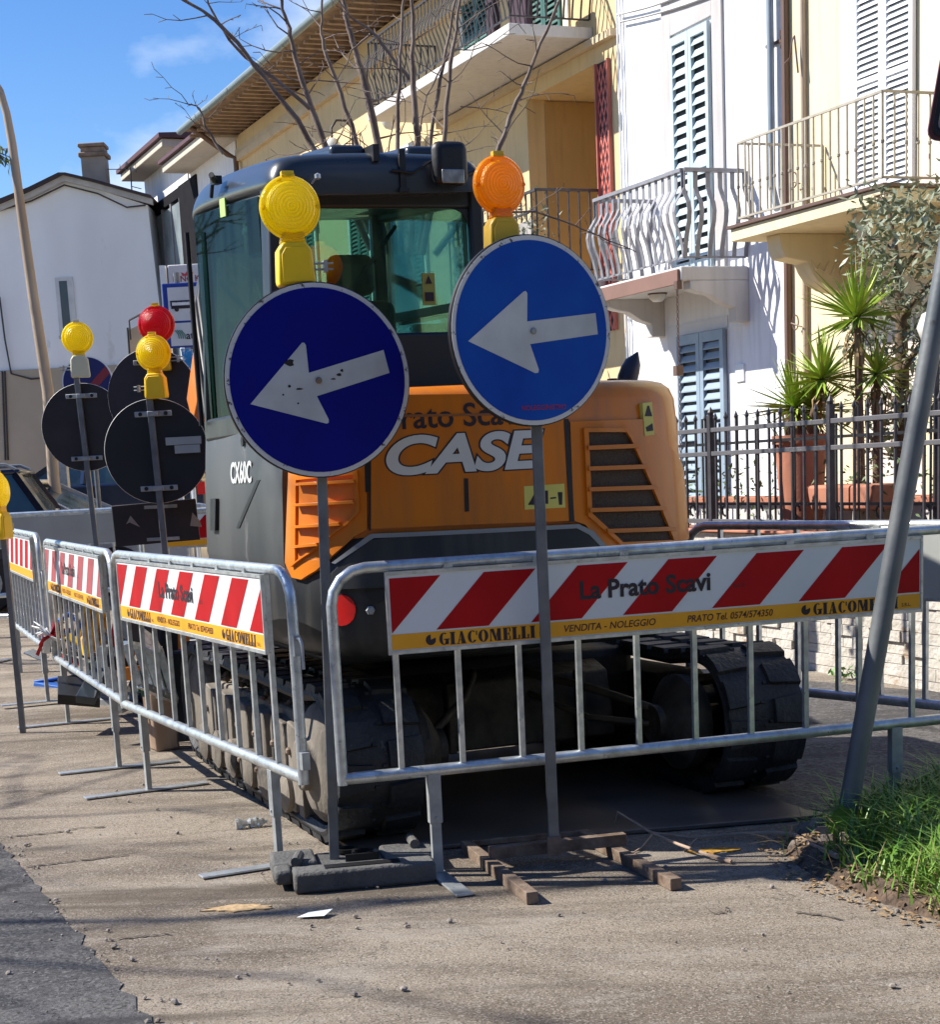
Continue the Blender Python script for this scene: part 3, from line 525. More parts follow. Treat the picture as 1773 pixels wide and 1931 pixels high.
# engine cover: orange, right of the left corner seam
s_or0 = wall(541, 930)[0]
shell(s_or0, sEnd, [(1.10, -.01), (1.16, .004), (1.5, .008), (1.60, .004), (1.64, -.012), (1.662, -.04), (1.672, -.08)], 'engine_cover', orange, ex)
s_gr1 = wall(533, 930)[0]
sp = shell(.25, s_gr1, [(1.03, .004), (1.06, .012), (1.35, .014), (1.60, .006), (1.655, -.01), (1.66, -.05)], 'side_panel', sidep, ex)
wtext('CX60C', .118, (454, 893), ltr, 'model_lettering', off=.018, bold=.03, sx=1.05, rot=.0)
wpoly([(450, 995), (456, 995), (490, 905), (484, 905)], .012, .0165, 'panel_line', blk, sp); wpoly([(404, 940), (414, 940), (416, 1000), (407, 1000)], .012, .03, 'panel_latch', blk, sp)
M_ = MB().lathe([(.02, 0), (.02, .006), (.012, .006)], Matrix.Translation(wm(*wall(454, 833), .014)) @ Matrix.Rotation(R(-90), 4, 'Y'), 20).build('lock', blk, sp)
# proud orange panels with their shaped lower edges
rear = [(686, 745), (1066, 740), (1070, 990), (1080, 985), (690, 1003), (684, 1006)]
wpoly([(700, 745), (1062, 742), (1072, 982), (860, 990), (700, 997)], .008, .026, 'rear_door', orange, ex, bev=.004)
lw = [(545, 800), (690, 790), (694, 998), (672, 1010), (640, 1040), (605, 1075), (580, 1092), (562, 1088), (548, 1060)]
wpoly(lw, .004, .022, 'corner_panel', orange, ex, bev=.004)
rw = [(1076, 795), (1215, 790), (1240, 820), (1290, 1040), (1160, 1056), (1130, 1030), (1100, 990), (1078, 982)]
wpoly(rw, .004, .022, 'corner_panel', orange, ex, bev=.004)
# skirt between (dark, bevelled)
wpoly([(622, 1092), (660, 1050), (700, 1018), (760, 1010), (1085, 994), (1110, 1005), (1150, 1050), (1150, 1075), (640, 1110)], .0, .028, 'counterweight_lip', cwt, ex, bev=.006)
wpoly([(700, 1006), (1085, 988), (1112, 1001), (1150, 1046), (1140, 1046), (1104, 1008), (1082, 996), (706, 1014), (640, 1062), (634, 1060)], .028, .032, 'lip_highlight', mat('painted edge highlight', (.25, .26, .26), .4), ex)  # light grey strip painted as the highlight along the lip
# seams and slots
for nm, q in (('seam', [(1063, 790), (1072, 790), (1078, 984), (1069, 984)]), ('seam', [(696, 790), (700, 790), (700, 1000), (697, 1000)]), ('hinge_slot', [(688, 870), (697, 870), (699, 926), (690, 928)]), ('hinge_slot', [(873, 902), (881, 902), (882, 964), (874, 965)])):
    wpoly(q, .018, .0285, nm, blk, ex)
wpoly([(700, 783), (1066, 778), (1066, 782), (700, 788)], .026, .0285, 'panel_crease', mat('orange crease paint', (.30, .11, .03), .5), ex)
# right louvres
rv = [(1107, 815), (1178, 815), (1186, 828), (1256, 1018), (1165, 1022), (1110, 968)]
gr = wpoly(rv, .020, .0245, 'grille', grille, ex)
def lerp(a, b, t): return (a[0]+(b[0]-a[0])*t, a[1]+(b[1]-a[1])*t)
def xr(y): return 1186+(y-828)*(1256-1186)/190 if y > 828 else 1180
def xl(y): return 1107 if y < 968 else 1107+(y-968)*58/54
for y in (841, 880, 919, 958, 997): wpoly([(xl(y)-4, y), (xr(y)+7, y-4), (xr(y)+10, y+4), (xl(y)-3, y+8)], .018, .045, 'louvre_slat', orange2, gr, bev=.002)
def band(P, w, o0, o1, name, m, parent, closed=True):
    cx = sum(p[0] for p in P)/len(P); cy = sum(p[1] for p in P)/len(P)
    Q = [(cx+(p[0]-cx)*w[0], cy+(p[1]-cy)*w[1]) for p in P]
    for i in range(len(P)):
        j = (i+1) % len(P); wpoly([P[i], P[j], Q[j], Q[i]], o0, o1, name, m, parent, smooth=30)
band(rv, (1.14, 1.08), .02, .036, 'grille_frame', orange, gr)
# left louvres
lv = [(566, 905), (668, 895), (672, 965), (655, 985), (600, 1035), (572, 1058)]
g2 = wpoly(lv, .020, .0245, 'grille', orange2, ex)
for y in (906, 945, 986, 1024): wpoly([(568, y+4), (670-(max(0, y-960))*.9, y-2), (672-(max(0, y-960))*.9, y+4), (570, y+9)], .02, .05, 'louvre_slat', orange, g2, bev=.002)
band(lv, (1.16, 1.12), .02, .034, 'grille_frame', orange, g2)
# lettering
wtext('CASE', .182, (864, 858), ink, 'maker_outline', off=.0275, bold=.060, res=8, shear=.25, sx=1.36, spacing=.98); wtext('CASE', .182, (864, 858), ltr, 'maker_lettering', off=.0285, bold=.034, res=8, shear=.25, sx=1.36, spacing=.98)
wtext('La Prato Scavi', .115, (822, 787), ink, 'owner_lettering', off=.0280, bold=.015, rot=0)
wpoly([(985, 917), (1061, 912), (1062, 957), (986, 961)], .026, .0275, 'warning_decal', decal, ex); wpoly([(1213, 760), (1231, 758), (1233, 820), (1215, 822)], .006, .0245, 'warning_decal', decal, ex)
for q in ([(992, 952), (1010, 922), (1014, 922), (1004, 952)], [(1020, 925), (1030, 925), (1030, 950), (1020, 950)], [(1034, 938), (1045, 937), (1045, 940), (1034, 941)], [(1048, 928), (1057, 928), (1056, 952), (1050, 952)]): wpoly(q, .0275, .0280, 'decal_symbol', ink, ex)
for q in ([(1216, 785), (1222, 765), (1225, 765), (1230, 785)], [(1217, 806), (1230, 798), (1231, 812), (1219, 814)]): wpoly(q, .0245, .0255, 'decal_symbol', ink, ex)
wpoly([(650-24*cos(a), 1150-29*sin(a)) for a in [i*pi/10 for i in range(20)]], .006, .012, 'reflector', redr, ex)
wpoly([(712-22*cos(a), 1112-24*sin(a)) for a in [i*pi/10 for i in range(20)]], .007, .010, 'tow_hole', blk, ex)
for bx_, by_ in ((760, 1075), (1000, 1060), (700, 1150), (620, 1110)):
    p_, n_ = wp(wall(bx_, by_)[0]); q_ = wm(*wall(bx_, by_), .006); MB().lathe([(.017, 0), (.017, .010), (.012, .014)], Matrix.Translation(q_) @ V((n_.x, n_.y, 0)).to_track_quat('Z', 'Y').to_matrix().to_4x4(), 6).build('bolt', galvd, ex, smooth=0)
wpoly([(960, 1180), (1240, 1160), (1240, 1164), (960, 1185)], .004, .010, 'weld_seam', cwt, ex)
# exhaust
xe, ze = EPY(1185, 728, .45); x2, z2 = EPY(1203, 664, .45)
ep = MB(); ep.tube([(xe-.005, .45, 1.60), (xe-.005, .45, ze+.01), (xe+.0, .45, ze+.035), (xe+.012, .45, ze+.065), (xe+.026, .45, ze+.095), (x2-.006, .45, z2-.012), (x2, .45, z2)], [.044, .044, .043, .041, .034, .012, .004], 20, cap=False); ep.build('exhaust', mat('burnt exhaust steel', (.06, .045, .05), .4, .5, .3), ex, smooth=60)
MB().box(.40, .43, .3, .33, 1.66, 1.70).build('bonnet_latch', blk, ex)
# deck under cab / slew ring / undercarriage
MB().box(-.9, .5, .1, 1.75, .66, 1.05).build('slew_deck', cwt, ex, bev=.03); MB().lathe([(.42, .5), (.42, .68)], Matrix.Translation((.04, 1.25, 0)), 40).build('slew_ring', blk, ex)
MB().box(-.62, .70, .75, 1.75, .16, .56).build('undercarriage', mat('dark greasy shaded steel', (.02, .02, .022), .7, .2, .4, 8, .3, 30), ex, bev=.04)
# front floor edge (right of boom)
# cab
CX0, CX1, CY0, CY1 = -.985, -.10, .34, 1.62
cab = MB(); Z0, Z1 = 1.60, 2.44
def post(a, b, w, d=None): cab.bar(a, b, w, d)
post((CX0+.02, CY0+.06, Z0), (CX0+.05, CY0+.05, Z1), .07, .12); post((CX1-.03, CY0+.04, Z0), (CX1-.04, CY0+.04, Z1), .06, .1)
post((CX0+.03, CY1-.03, Z0), (CX0+.06, CY1-.12, Z1), .06, .06); post((CX1-.03, CY1-.03, 1.1), (CX1-.05, CY1-.12, Z1), .06, .06)
cab.box(CX0+.03, CX1, CY0, CY0+.05, Z0, 1.90); cab.box(CX0+.04, CX1-.02, CY0+.0, CY0+.05, 2.36, Z1+.02); cab.box(CX0, CX0+.05, CY0, CY1, 1.55, 1.645); cab.box(CX0+.03, CX0+.07, CY0, CY1-.1, 2.40, Z1+.02); cab.box(CX1-.05, CX1, CY0, CY1, 1.1, 1.72); cab.box(CX1-.06, CX1-.02, CY0, CY1-.1, 2.38, Z1+.02); cab.box(CX0+.05, CX1-.05, CY1-.06, CY1, 1.05, 1.30)
cabo = cab.build('cab', mat('black cab frame', (.018, .02, .023), .4, 0, .2, 5), ex, bev=.012)
roof = MB(); 
prof = [(CX0-.005, Z1-.06), (CX0+.0, Z1+.02), (CX0+.03, Z1+.08), (CX0+.09, Z1+.115), (CX1-.12, Z1+.125), (CX1-.04, Z1+.085), (CX1+.01, Z1+.02), (CX1+.005, Z1-.03)]
stn = [(CY0-.09, .86, -.10), (CY0-.085, .93, -.03), (CY0-.05, .985, -.005), (CY0+.02, 1, 0), (CY0+.3, 1, .008), (CY1-.3, 1, .0), (CY1-.06, .99, -.02), (CY1+.02, .96, -.05), (CY1+.05, .90, -.09)]
vs = []; xm = (CX0+CX1)/2
for y_, sx_, dz in stn:
    for x_, z_ in prof: vs.append((xm+(x_-xm)*sx_, y_, max(Z1-.06, z_+dz) if z_ > Z1 else z_))
k = len(prof); roof.add(vs, [(i*k+j, i*k+j+1, (i+1)*k+j+1, (i+1)*k+j) for i in range(len(stn)-1) for j in range(k-1)]+[tuple(range(k)), tuple((len(stn)-1)*k+j for j in range(k))]+[(i*k, (i+1)*k, (i+1)*k+k-1, i*k+k-1) for i in range(len(stn)-1)])
ro = roof.build('roof', cabp, ex, smooth=60); md = ro.modifiers.new('s', 'SUBSURF'); md.levels = 2; md.render_levels = 2
b = MB()
for px in (648, 790):
    x_, z_ = EPY(px, 300, CY0+.06); b.box(x_-.07, x_+.07, CY0+.0, CY0+.42, Z1+.09, Z1+.148)
b.build('roof_pad', cabp, ro, bev=.02, seg=3)
b = MB(); x_, z_ = EPY(757, 330, CY0-.08); b.box(x_-.012, x_+.012, CY0-.10, CY0-.085, z_-.06, z_+.09); b.box(x_-.02, x_+.02, CY0-.11, CY0-.085, z_-.065, z_-.05)
x_, z_ = EPY(707, 300, CY0-.08); b.box(x_-.012, x_+.012, CY0-.10, CY0+.1, z_-.01, z_+.05); b.build('roof_strap', blk, ro)
x_, z_ = EPY(843, 322, CY0-.1); b = MB(); b.box(x_-.07, x_+.07, CY0-.16, CY0-.10, z_-.06, z_+.10); wl = b.build('work_lamp', blk, ro, bev=.03, seg=3)
MB().box(x_-.045, x_+.045, CY0-.166, CY0-.158, z_-.055, z_-.005).build('lamp_glass', mat('lamp reflector', (.35, .36, .36), .25, .3, .5, 30), wl, bev=.01)
b = MB(); b.tube([(x_-.07, CY0-.12, z_+.03), (x_-.14, CY0-.11, z_-.01), (x_-.22, CY0-.10, z_-.0)], .006, 6); b.tube([(x_+.06, CY0-.12, z_-.02), (x_+.14, CY0-.1, z_+.01), (x_+.20, CY0-.02, z_-.04)], .008, 6); b.build('cable', blk, ro)
x_, z_ = EPY(596, 334, CY0-.1); b = MB(); b.lathe([(.0, -.014), (.012, -.008), (.012, .006), (0, .012)], Matrix.Translation((x_, CY0-.12, z_)), 14); b.tube([(x_, CY0-.12, z_), (x_-.03, CY0-.05, z_-.04)], .005, 6); b.build('mirror_stay', galv, ro)
b = MB()
for sx_, cx_, sz_, cz_ in ((-1, CX0+.10, 1, 2.36), (1, CX1-.07, 1, 2.36), (-1, CX0+.10, -1, 1.90), (1, CX1-.07, -1, 1.90)):
    rr_ = .07; arc = [(cx_-sx_*rr_+sx_*rr_*cos(a), cz_-sz_*rr_+sz_*rr_*sin(a)) for a in [k*pi/10 for k in range(6)]]; b.xz([(cx_, cz_)]+arc, CY0+.004, CY0+.014)
b.build('window_corner', blk, cabo, smooth=0)
gl = MB(); xg0, zg0 = CX0+.16, 1.905; gl.box(CX0+.07, CX1-.07, CY0+.015, CY0+.022, 1.90, 2.37); gl.build('rear_window', cabglass, cabo, smooth=0)
gl = MB(); gl.xf(Matrix()); gl.box(CX0+.012, CX0+.02, CY0+.13, CY1-.06, 1.645, 2.41); sw = gl.build('side_window', sideglass, cabo, smooth=0)
gl = MB(); gl.box(CX1-.035, CX1-.028, CY0+.1, CY1-.06, 1.72, 2.39); gl.build('side_window', cabglass, cabo, smooth=0)
gl = MB(); gl.box(CX0+.07, CX1-.07, CY1-.07, CY1-.062, 1.3, 2.41); gl.build('windscreen', cabglass, cabo, smooth=0)
b = MB(); y0_, z0_ = EPX(419, 418, CX0); b.box(CX0+.004, CX0+.010, y0_-.045, y0_+.045, z0_-.035, z0_+.035); b.build('sticker', mat('green sticker', (.42, .6, .18), .6), cabo)
b = MB(); x_, z_ = EPY(810, 545, CY0); b.box(x_-.026, x_+.026, CY0+.006, CY0+.013, z_-.06, z_+.06); b.build('sticker', mat('dim yellow sticker', (.30, .31, .06), .6), cabo)
MB().box(CX0+.06, CX1-.06, CY0+.06, CY1-.15, 2.41, 2.43).build('headliner', blk, cabo)
b = MB(); b.bar((-.54, 1.5, 1.3), (-.50, 1.5, 2.4), .02); b.bar((-.2, .42, 2.0), (-.2, 1.5, 2.0), .03); b.bar((-.75, .40, 1.93), (-.45, .40, 2.30), .012); b.box(-.34, -.2, 1.30, 1.36, 1.75, 1.98); b.tube([(-.78, 1.35, 2.3), (-.72, 1.3, 2.36), (-.6, 1.3, 2.36)], .02); b.build('cab_fitting', blk, cabo)
b = MB(); x_, z_ = EPY(810, 545, CY0); b.xz([(x_-.014, z_+.02), (x_+.014, z_+.02), (x_, z_+.05)], CY0+.003, CY0+.0055); b.box(x_-.018, x_+.018, CY0+.003, CY0+.0055, z_-.045, z_-.012); b.build('sticker_mark', ink, cabo, smooth=0)
b = MB(); b.box(-.72, -.36, .75, 1.2, 1.45, 1.62); b.box(-.72, -.36, .68, .80, 1.55, 2.06); b.box(-.64, -.44, .68, .77, 2.08, 2.24); b.build('seat', blk, ex, bev=.04, seg=3)
b = MB(); b.box(-.80, -.72, .7, 1.35, 1.5, 1.78); b.tube([(-.76, 1.2, 1.78), (-.74, 1.22, 1.92)], .02); b.tube([(-.34, 1.2, 1.6), (-.32, 1.22, 1.85)], .02); b.build('control_box', blk, ex, bev=.02)
b = MB(); b.box(CX0+.02, CX0+.05, CY0+.14, CY0+.36, 2.20, 2.42); b.build('corner_trim', blk, cabo, bev=.02)
b = MB(); y0_, z0_ = EPX(405, 375, CX0-.02); b.box(CX0-.03, CX0+.0, y0_-.06, y0_+.02, z0_-.01, z0_+.02); b.tube([(CX0-.03, y0_-.06, z0_), (CX0-.05, y0_-.09, z0_+.02)], .012); b.tube([(CX0-.02, y0_+.02, z0_), (CX0-.02, y0_+.06, z0_-.05)], .008); b.build('door_hinge', blk, cabo)
b = MB(); b.tube([(CX0-.02, CY1-.04, 1.62), (CX0-.025, CY1-.06, 2.35)], .012, 8); b.build('hand_rail', blk, cabo)
for o_ in [cabo, ro]+[c for c in bpy.data.objects if c.parent in (cabo, ro)]:
    if not o_.data.get('rise'):
        for v in o_.data.vertices:
            if v.co.z > 1.645: v.co.z += .115*(v.co.z-1.645)/.8*max(0, min(1.05, (v.co.y-CY0)/(CY1-CY0)))
        o_.data['rise'] = 1
# boom and arm in front
def bp(px, py, ly): x, z = EPY(px, py, ly); return V((x, ly, z))
b = MB(); spine = [(1.75, 1.15), (2.2, 1.7), (2.75, 2.25), (3.3, 2.42), (3.9, 2.2), (4.4, 1.8)]; hw = [.14, .16, .18, .17, .14, .10]
xb = -.355
for (i, (y_, z_)) in enumerate(spine[:-1]):
    y2_, z2_ = spine[i+1]; d_ = V((y2_-y_, z2_-z_)).normalized(); n_ = V((-d_.y, d_.x)); a_, c_ = V((y_, z_)), V((y2_, z2_))
    b.yz([tuple(a_+n_*hw[i]), tuple(c_+n_*hw[i+1]), tuple(c_-n_*hw[i+1]), tuple(a_-n_*hw[i])], xb-.09+.0005*i, xb+.09-.0005*i)
bo = b.build('boom', orange, ex, bev=.01)
b = MB(); b.bar((xb+.1, 4.35, 1.95), (xb+.1, 3.3, .45), .15, .2); b.build('dipper_arm', orange, ex, bev=.015)
b = MB()
for i in range(4): b.tube(cr([(-.98+i*.03, 1.9, 1.5), (-.92+i*.03, 2.2, 2.0+.06*i), (-.74+i*.04, 2.7, 2.35+.03*i), (-.66+i*.02, 3.2, 2.2)], 5) if 0 else [V((-.80+i*.025, 1.9+.0*i, 1.1)), V((-.86+i*.02, 2.1, 1.7)), V((-.80+i*.02, 2.5, 2.2+.03*i)), V((-.62, 3.0, 2.45)), V((-.5, 3.4, 2.5))], .016, 8)
b.build('hydraulic_hose', blk, ex, smooth=60)
b = MB(); b.tube([(-.52, 1.8, .9), (-.50, 2.9, 1.9)], .045, 12); b.build('boom_cylinder', cabp, ex, smooth=60)
b = MB(); b.yz([(2.9, .1), (3.5, .08), (3.75, .35), (3.6, .62), (3.2, .66), (3.3, .4), (3.1, .2)], xb-.28, xb+.28); b.build('bucket', rust, ex, bev=.01)
b = MB(); b.yz([(2.75, .02), (2.83, .02), (2.90, .25), (2.86, .50), (2.76, .50), (2.8, .25)], -1.0, 1.08); b.box(-.3, -.2, 1.6, 2.78, .2, .3); b.box(.3, .4, 1.6, 2.78, .2, .3); b.build('dozer_blade', cwt, ex, bev=.01)
# tracks
greasy = MATS['dark greasy shaded steel']  # dark colour holds both grease and painted-in shade
def track(x0, x1, out):
    L0, L1, rr = .11, 2.30, .275; zc_ = .30
    loop = []; n = 22
    for i in range(n+1): a = pi/2+pi*i/n; loop.append((L0+rr*cos(a), zc_+rr*sin(a)))
    loop += [(L0+(L1-L0)*t, zc_-rr) for t in (.2, .4, .6, .8)]
    for i in range(n+1): a = -pi/2+pi*i/n; loop.append((L1+(rr-.01)*cos(a), zc_+(rr-.01)*sin(a)))
    loop += [(L1+(L0-L1)*t, zc_+rr-.012-.02*sin(pi*t*3)**2) for t in (.15, .3, .45, .6, .75, .9)]
    P = [V(p) for p in loop]; N_ = len(P); ang = []
    for i in range(N_): d = (P[(i+1) % N_]-P[i-1]).normalized(); ang.append(V((d.y, -d.x)))
    # outward normals
    c_ = V(((L0+L1)/2, zc_)); ang = [a if a.dot(p-V((min(max(p.x, L0), L1), zc_))) > 0 else -a for a, p in zip(ang, P)]
    t = MB(); prof = [(x0, -.012), (x0+.01, .012), (x1-.01, .012), (x1, -.012), (x1-.02, -.035), (x0+.02, -.035)]; k = len(prof)
    vs = [(x, (P[i]+ang[i]*o).x, (P[i]+ang[i]*o).y) for i in range(N_) for x, o in prof]
    t.add(vs, [(i*k+j, i*k+(j+1) % k, ((i+1) % N_)*k+(j+1) % k, ((i+1) % N_)*k+j) for i in range(N_) for j in range(k)])
    # lugs
    Ls = [0]
    for i in range(N_): Ls.append(Ls[-1]+(P[(i+1) % N_]-P[i]).length)
    T = Ls[-1]; nl = 40; wdt = x1-x0; mid = (x0+x1)/2
    def at(u):
        u %= T; i = 0
        while Ls[i+1] < u: i += 1
        f = (u-Ls[i])/(Ls[i+1]-Ls[i]); return P[i].lerp(P[(i+1) % N_], f), ang[i].lerp(ang[(i+1) % N_], f).normalized()
    def lug(u, xa, xb_, w0, w1, h=.030):
        K = 5; top = []; bot = []
        for k_ in range(K):
            f = -1+2*k_/(K-1); e = .006*(f if abs(f) == 1 else 0)
            for x, ww in ((xa, w0), (xb_, w1)):
                p, n_ = at(u+f*ww); q = p+n_*.006; bot.append((x, q.x, q.y)); p, n_ = at(u+f*ww-e); q = p+n_*h; top.append((x+(.004 if (x == xa) == (xb_ > xa) else -.004), q.x, q.y))
        vs = bot+top; o_ = 2*K; fs = []
        for k_ in range(K-1): a = 2*k_; fs += [(o_+a, o_+a+1, o_+a+3, o_+a+2), (a, o_+a, o_+a+2, a+2), (a+1, a+3, o_+a+3, o_+a+1)]
        fs += [(0, 1, o_+1, o_), (2*K-2, o_+2*K-2, o_+2*K-1, 2*K-1)]; t.add(vs, fs)
    for i in range(nl):
        u = T*i/nl; lug(u, x0+.004, mid-.03, .060, .048); lug(u+T/nl*.5, mid+.03, x1-.004, .048, .060)
        lug(u+T/nl*.25, mid-.028, mid-.004, .010, .010, .02); lug(u+T/nl*.75, mid+.004, mid+.028, .010, .010, .02)
    # soft ribs along the edges
    tr = t.build('track', rubber, ex, smooth=30)
    s = MB(); xi0, xi1 = (x0+.08, x1-.07)
    s.yz([(.35, .15), (.40, .36), (.55, .45), (1.9, .43), (2.1, .36), (2.15, .18)], xi0-.03, xi1); 
    s.lathe([(.235, 0), (.235, .05), (.20, .08), (.10, .10), (.10, .14)], Matrix.Translation(((xi0 if out < 0 else xi1), L0, zc_)) @ Matrix.Rotation(R(90*out), 4, 'Y'), 28); 
    s.lathe([(.235, -.04), (.235, .05), (.15, .08)], Matrix.Translation(((xi0 if out < 0 else xi1), L1, zc_)) @ Matrix.Rotation(R(90*out), 4, 'Y'), 28)
    s.build('track_frame', trackst if out < 0 else greasy, tr, bev=.012)  # right frame gets the darker steel for shade as well as grease
    q = MB(); xs_ = xi0-.05 if out < 0 else xi1+.05
    for y_ in (.52, .82, 1.12, 1.42, 1.72, 2.0): q.lathe([(.09, -.04), (.09, .05), (.05, .07)], Matrix.Translation((xs_, y_, .13)) @ Matrix.Rotation(R(90*out), 4, 'Y'), 20)
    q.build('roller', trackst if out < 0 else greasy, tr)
    q = MB()
    for j in range(10): q.tube([(mid-.07, L0+.235*cos(j*2*pi/10), zc_+.235*sin(j*2*pi/10)), (mid+.07, L0+.235*cos(j*2*pi/10), zc_+.235*sin(j*2*pi/10))], .025, 8)
    q.build('sprocket', rust, tr)
    q = MB()
    for y_, w_ in ((.40, .2), (.64, .22), (.95, .22), (1.26, .22), (1.58, .24), (1.88, .2)): q.yz([(y_-w_/2, .05), (y_-w_/2, .33), (y_-w_/2+.03, .40), (y_+w_/2-.03, .42), (y_+w_/2, .36), (y_+w_/2, .05), (y_+.03, .05), (y_+.03, .09), (y_-.03, .09), (y_-.03, .05)], xs_-.03, xs_+.03)
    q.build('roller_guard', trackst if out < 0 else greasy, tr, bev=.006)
    q = MB()
    for y_ in (.40, .64, .95, 1.26, 1.58, 1.88):
        for z_ in (.14, .30): q.lathe([(.016, 0), (.016, .010), (.010, .016)], Matrix.Translation((xs_+out*.031, y_+.05, z_)) @ Matrix.Rotation(R(90*out), 4, 'Y'), 6)
    q.build('guard_bolts', rust, tr, smooth=0)
    if out < 0:
        d_ = MB()
        for i in range(60): y_ = random.uniform(.6, 2.1); x_ = random.uniform(xi0-.04, xi1-.05); r_ = random.uniform(.012, .045); d_.lathe([(0, -r_*.4), (r_, 0), (r_*.6, r_*.5), (0, r_*.7)], Matrix.Translation((x_, y_, .455-.02*abs(y_-1.3))) @ Matrix.Rotation(random.random()*3, 4, 'Z'), 7)
        d_.build('caked_soil', soil, tr, smooth=0)
track(-1.0, -.65, -1); track(.635, 1.0, 1)
gl2 = mat('greasy dusty casting', (.075, .066, .055), .6, .2, .4, 9, .4, 30, col2=(.02, .018, .016))
for sx_ in (-.60, .585): MB().lathe([(.19, -.05), (.20, .02), (.15, .06), (.08, .10), (.08, .13)], Matrix.Translation((sx_, .13, .30)) @ Matrix.Rotation(R(90*(1 if sx_ < 0 else -1)), 4, 'Y'), 24).build('travel_motor', gl2, ex)
b = MB(); b.tube([(-.50, .15, .36), (-.3, .3, .46), (-.1, .7, .50), (.0, 1.0, .52)], .018, 8); b.tube([(.48, .15, .36), (.3, .35, .44), (.12, .7, .50), (.04, 1.0, .52)], .018, 8); b.tube([(.46, .16, .30), (.25, .3, .33), (.10, .65, .42)], .014, 8); b.build('drive_hose', gl2, ex, smooth=60)
b = MB(); b.yz([(.55, .20), (.62, .48), (.75, .52), (.75, .18)], -.45, .50); b.box(-.30, -.26, .50, .56, .2, .5); b.box(.30, .34, .50, .56, .2, .5); b.build('rear_crossbeam', gl2, ex, bev=.01)
# ------------------------------------------------------------------ street front: local frame a = distance away along the facade, off = towards the street
P0 = V((3.09026, 18.5, 0)); FH = R(112); AX = V((cos(FH), sin(FH), 0)); OX = V((-sin(FH), cos(FH), 0))
def FP(px, py, off=0):
    q = PLN(px, py, P0+OX*off, OX)-P0; return q.dot(AX), q.z
def FX(px, py, a):     # on the plane perpendicular to the facade at a -> (off, z)
    q = PLN(px, py, P0+AX*a, AX)-P0; return q.dot(OX), q.z
def plaster(name, c, v=.08, st=None): return mat(name, c, .85, 0, v, 1.2, .12, 40, wear=st, wsc=1.3, wth=.68, spec=.3, streak=tuple(x*.72 for x in c), sst=.55)
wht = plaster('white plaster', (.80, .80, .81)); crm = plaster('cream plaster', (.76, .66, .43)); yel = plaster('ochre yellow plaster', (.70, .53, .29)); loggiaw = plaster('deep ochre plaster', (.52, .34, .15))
stone = plaster('grey stone trim', (.50, .48, .47), .1); conc = plaster('pale concrete', (.60, .58, .55), .1); trimw = plaster('pale trim', (.72, .68, .58)); pinkt = plaster('pinkish trim', (.74, .64, .55))
ltblue = mat('pale blue shutter paint', (.46, .56, .60), .5, 0, .08, 6); ltblue2 = mat('grey blue shutter paint', (.26, .34, .42), .5, 0, .1, 6); whs = mat('white shutter paint', (.78, .80, .82), .5, 0, .05); grn = mat('green shutter paint', (.05, .14, .12), .5, 0, .15)
dark = mat('dark opening', (.01, .011, .014), .5); irond = mat('dark wrought iron', (.055, .05, .055), .5, .3, .3, 20); irong = mat('grey painted iron', (.25, .25, .27), .5, .1, .15, 12); ironc = mat('cream painted iron', (.42, .38, .30), .5, .1, .2, 12)
brown = mat('brown metal', (.13, .075, .055), .5, .1, .15); pipeg = mat('grey blue pipe', (.26, .31, .35), .45, .3, .15); terra = mat('terracotta', (.42, .17, .10), .8, 0, .2, 5, .1, 40); tile = mat('roof tile', (.27, .185, .125), .85, 0, .4, 6, .3, 30); woodd = mat('dark eave wood', (.29, .20, .135), .8, 0, .3, 6)
def frame(name, label, cat='building'): return thing(name, label, cat, P0, FH)
def shutter(parent, a0, a1, z0, z1, off, m, n=None, leaves=2, dk=dark, hf=.36, fr=.055, th=.045):
    a0, a1 = sorted((a0, a1)); w_ = (a1-a0)/leaves
    for i in range(leaves):
        l0, l1 = a0+w_*i+.004, a0+w_*(i+1)-.004; b = MB()
        b.box(l0, l0+fr, off, off+th, z0, z1); b.box(l1-fr, l1, off, off+th, z0, z1); b.box(l0+fr, l1-fr, off+.001, off+th-.001, z1-fr*1.5, z1); b.box(l0+fr, l1-fr, off+.001, off+th-.001, z0, z0+fr*1.8)
        zm = z0+(z1-z0)*.42
        if z1-z0 > 1.5: b.box(l0+fr, l1-fr, off+.001, off+th-.001, zm, zm+fr)
        s = b.build('shutter', m, parent, smooth=0); b = MB(); k = n or int((z1-z0-.2)/.075); zz = z0+fr*1.8
        for j in range(k):
            z_ = z0+fr*1.8+(z1-z0-fr*3.3)*(j+.5)/k; hh = (z1-z0)/k*hf
            b.add([(l0+fr, off+th-.004, z_-hh), (l1-fr, off+th-.004, z_-hh), (l1-fr, off+.004, z_+hh), (l0+fr, off+.004, z_+hh), (l0+fr, off+th-.004, z_-hh+.012), (l1-fr, off+th-.004, z_-hh+.012), (l1-fr, off+.004, z_+hh+.012), (l0+fr, off+.004, z_+hh+.012)], [(0, 1, 2, 3), (7, 6, 5, 4), (0, 4, 5, 1), (2, 6, 7, 3), (0, 3, 7, 4), (1, 5, 6, 2)])
        b.build('louvres', m, s, smooth=0); MB().box(l0+fr, l1-fr, off-.02, off+.002, z0+.02, z1-.02).build('gap', dk, s, smooth=0)
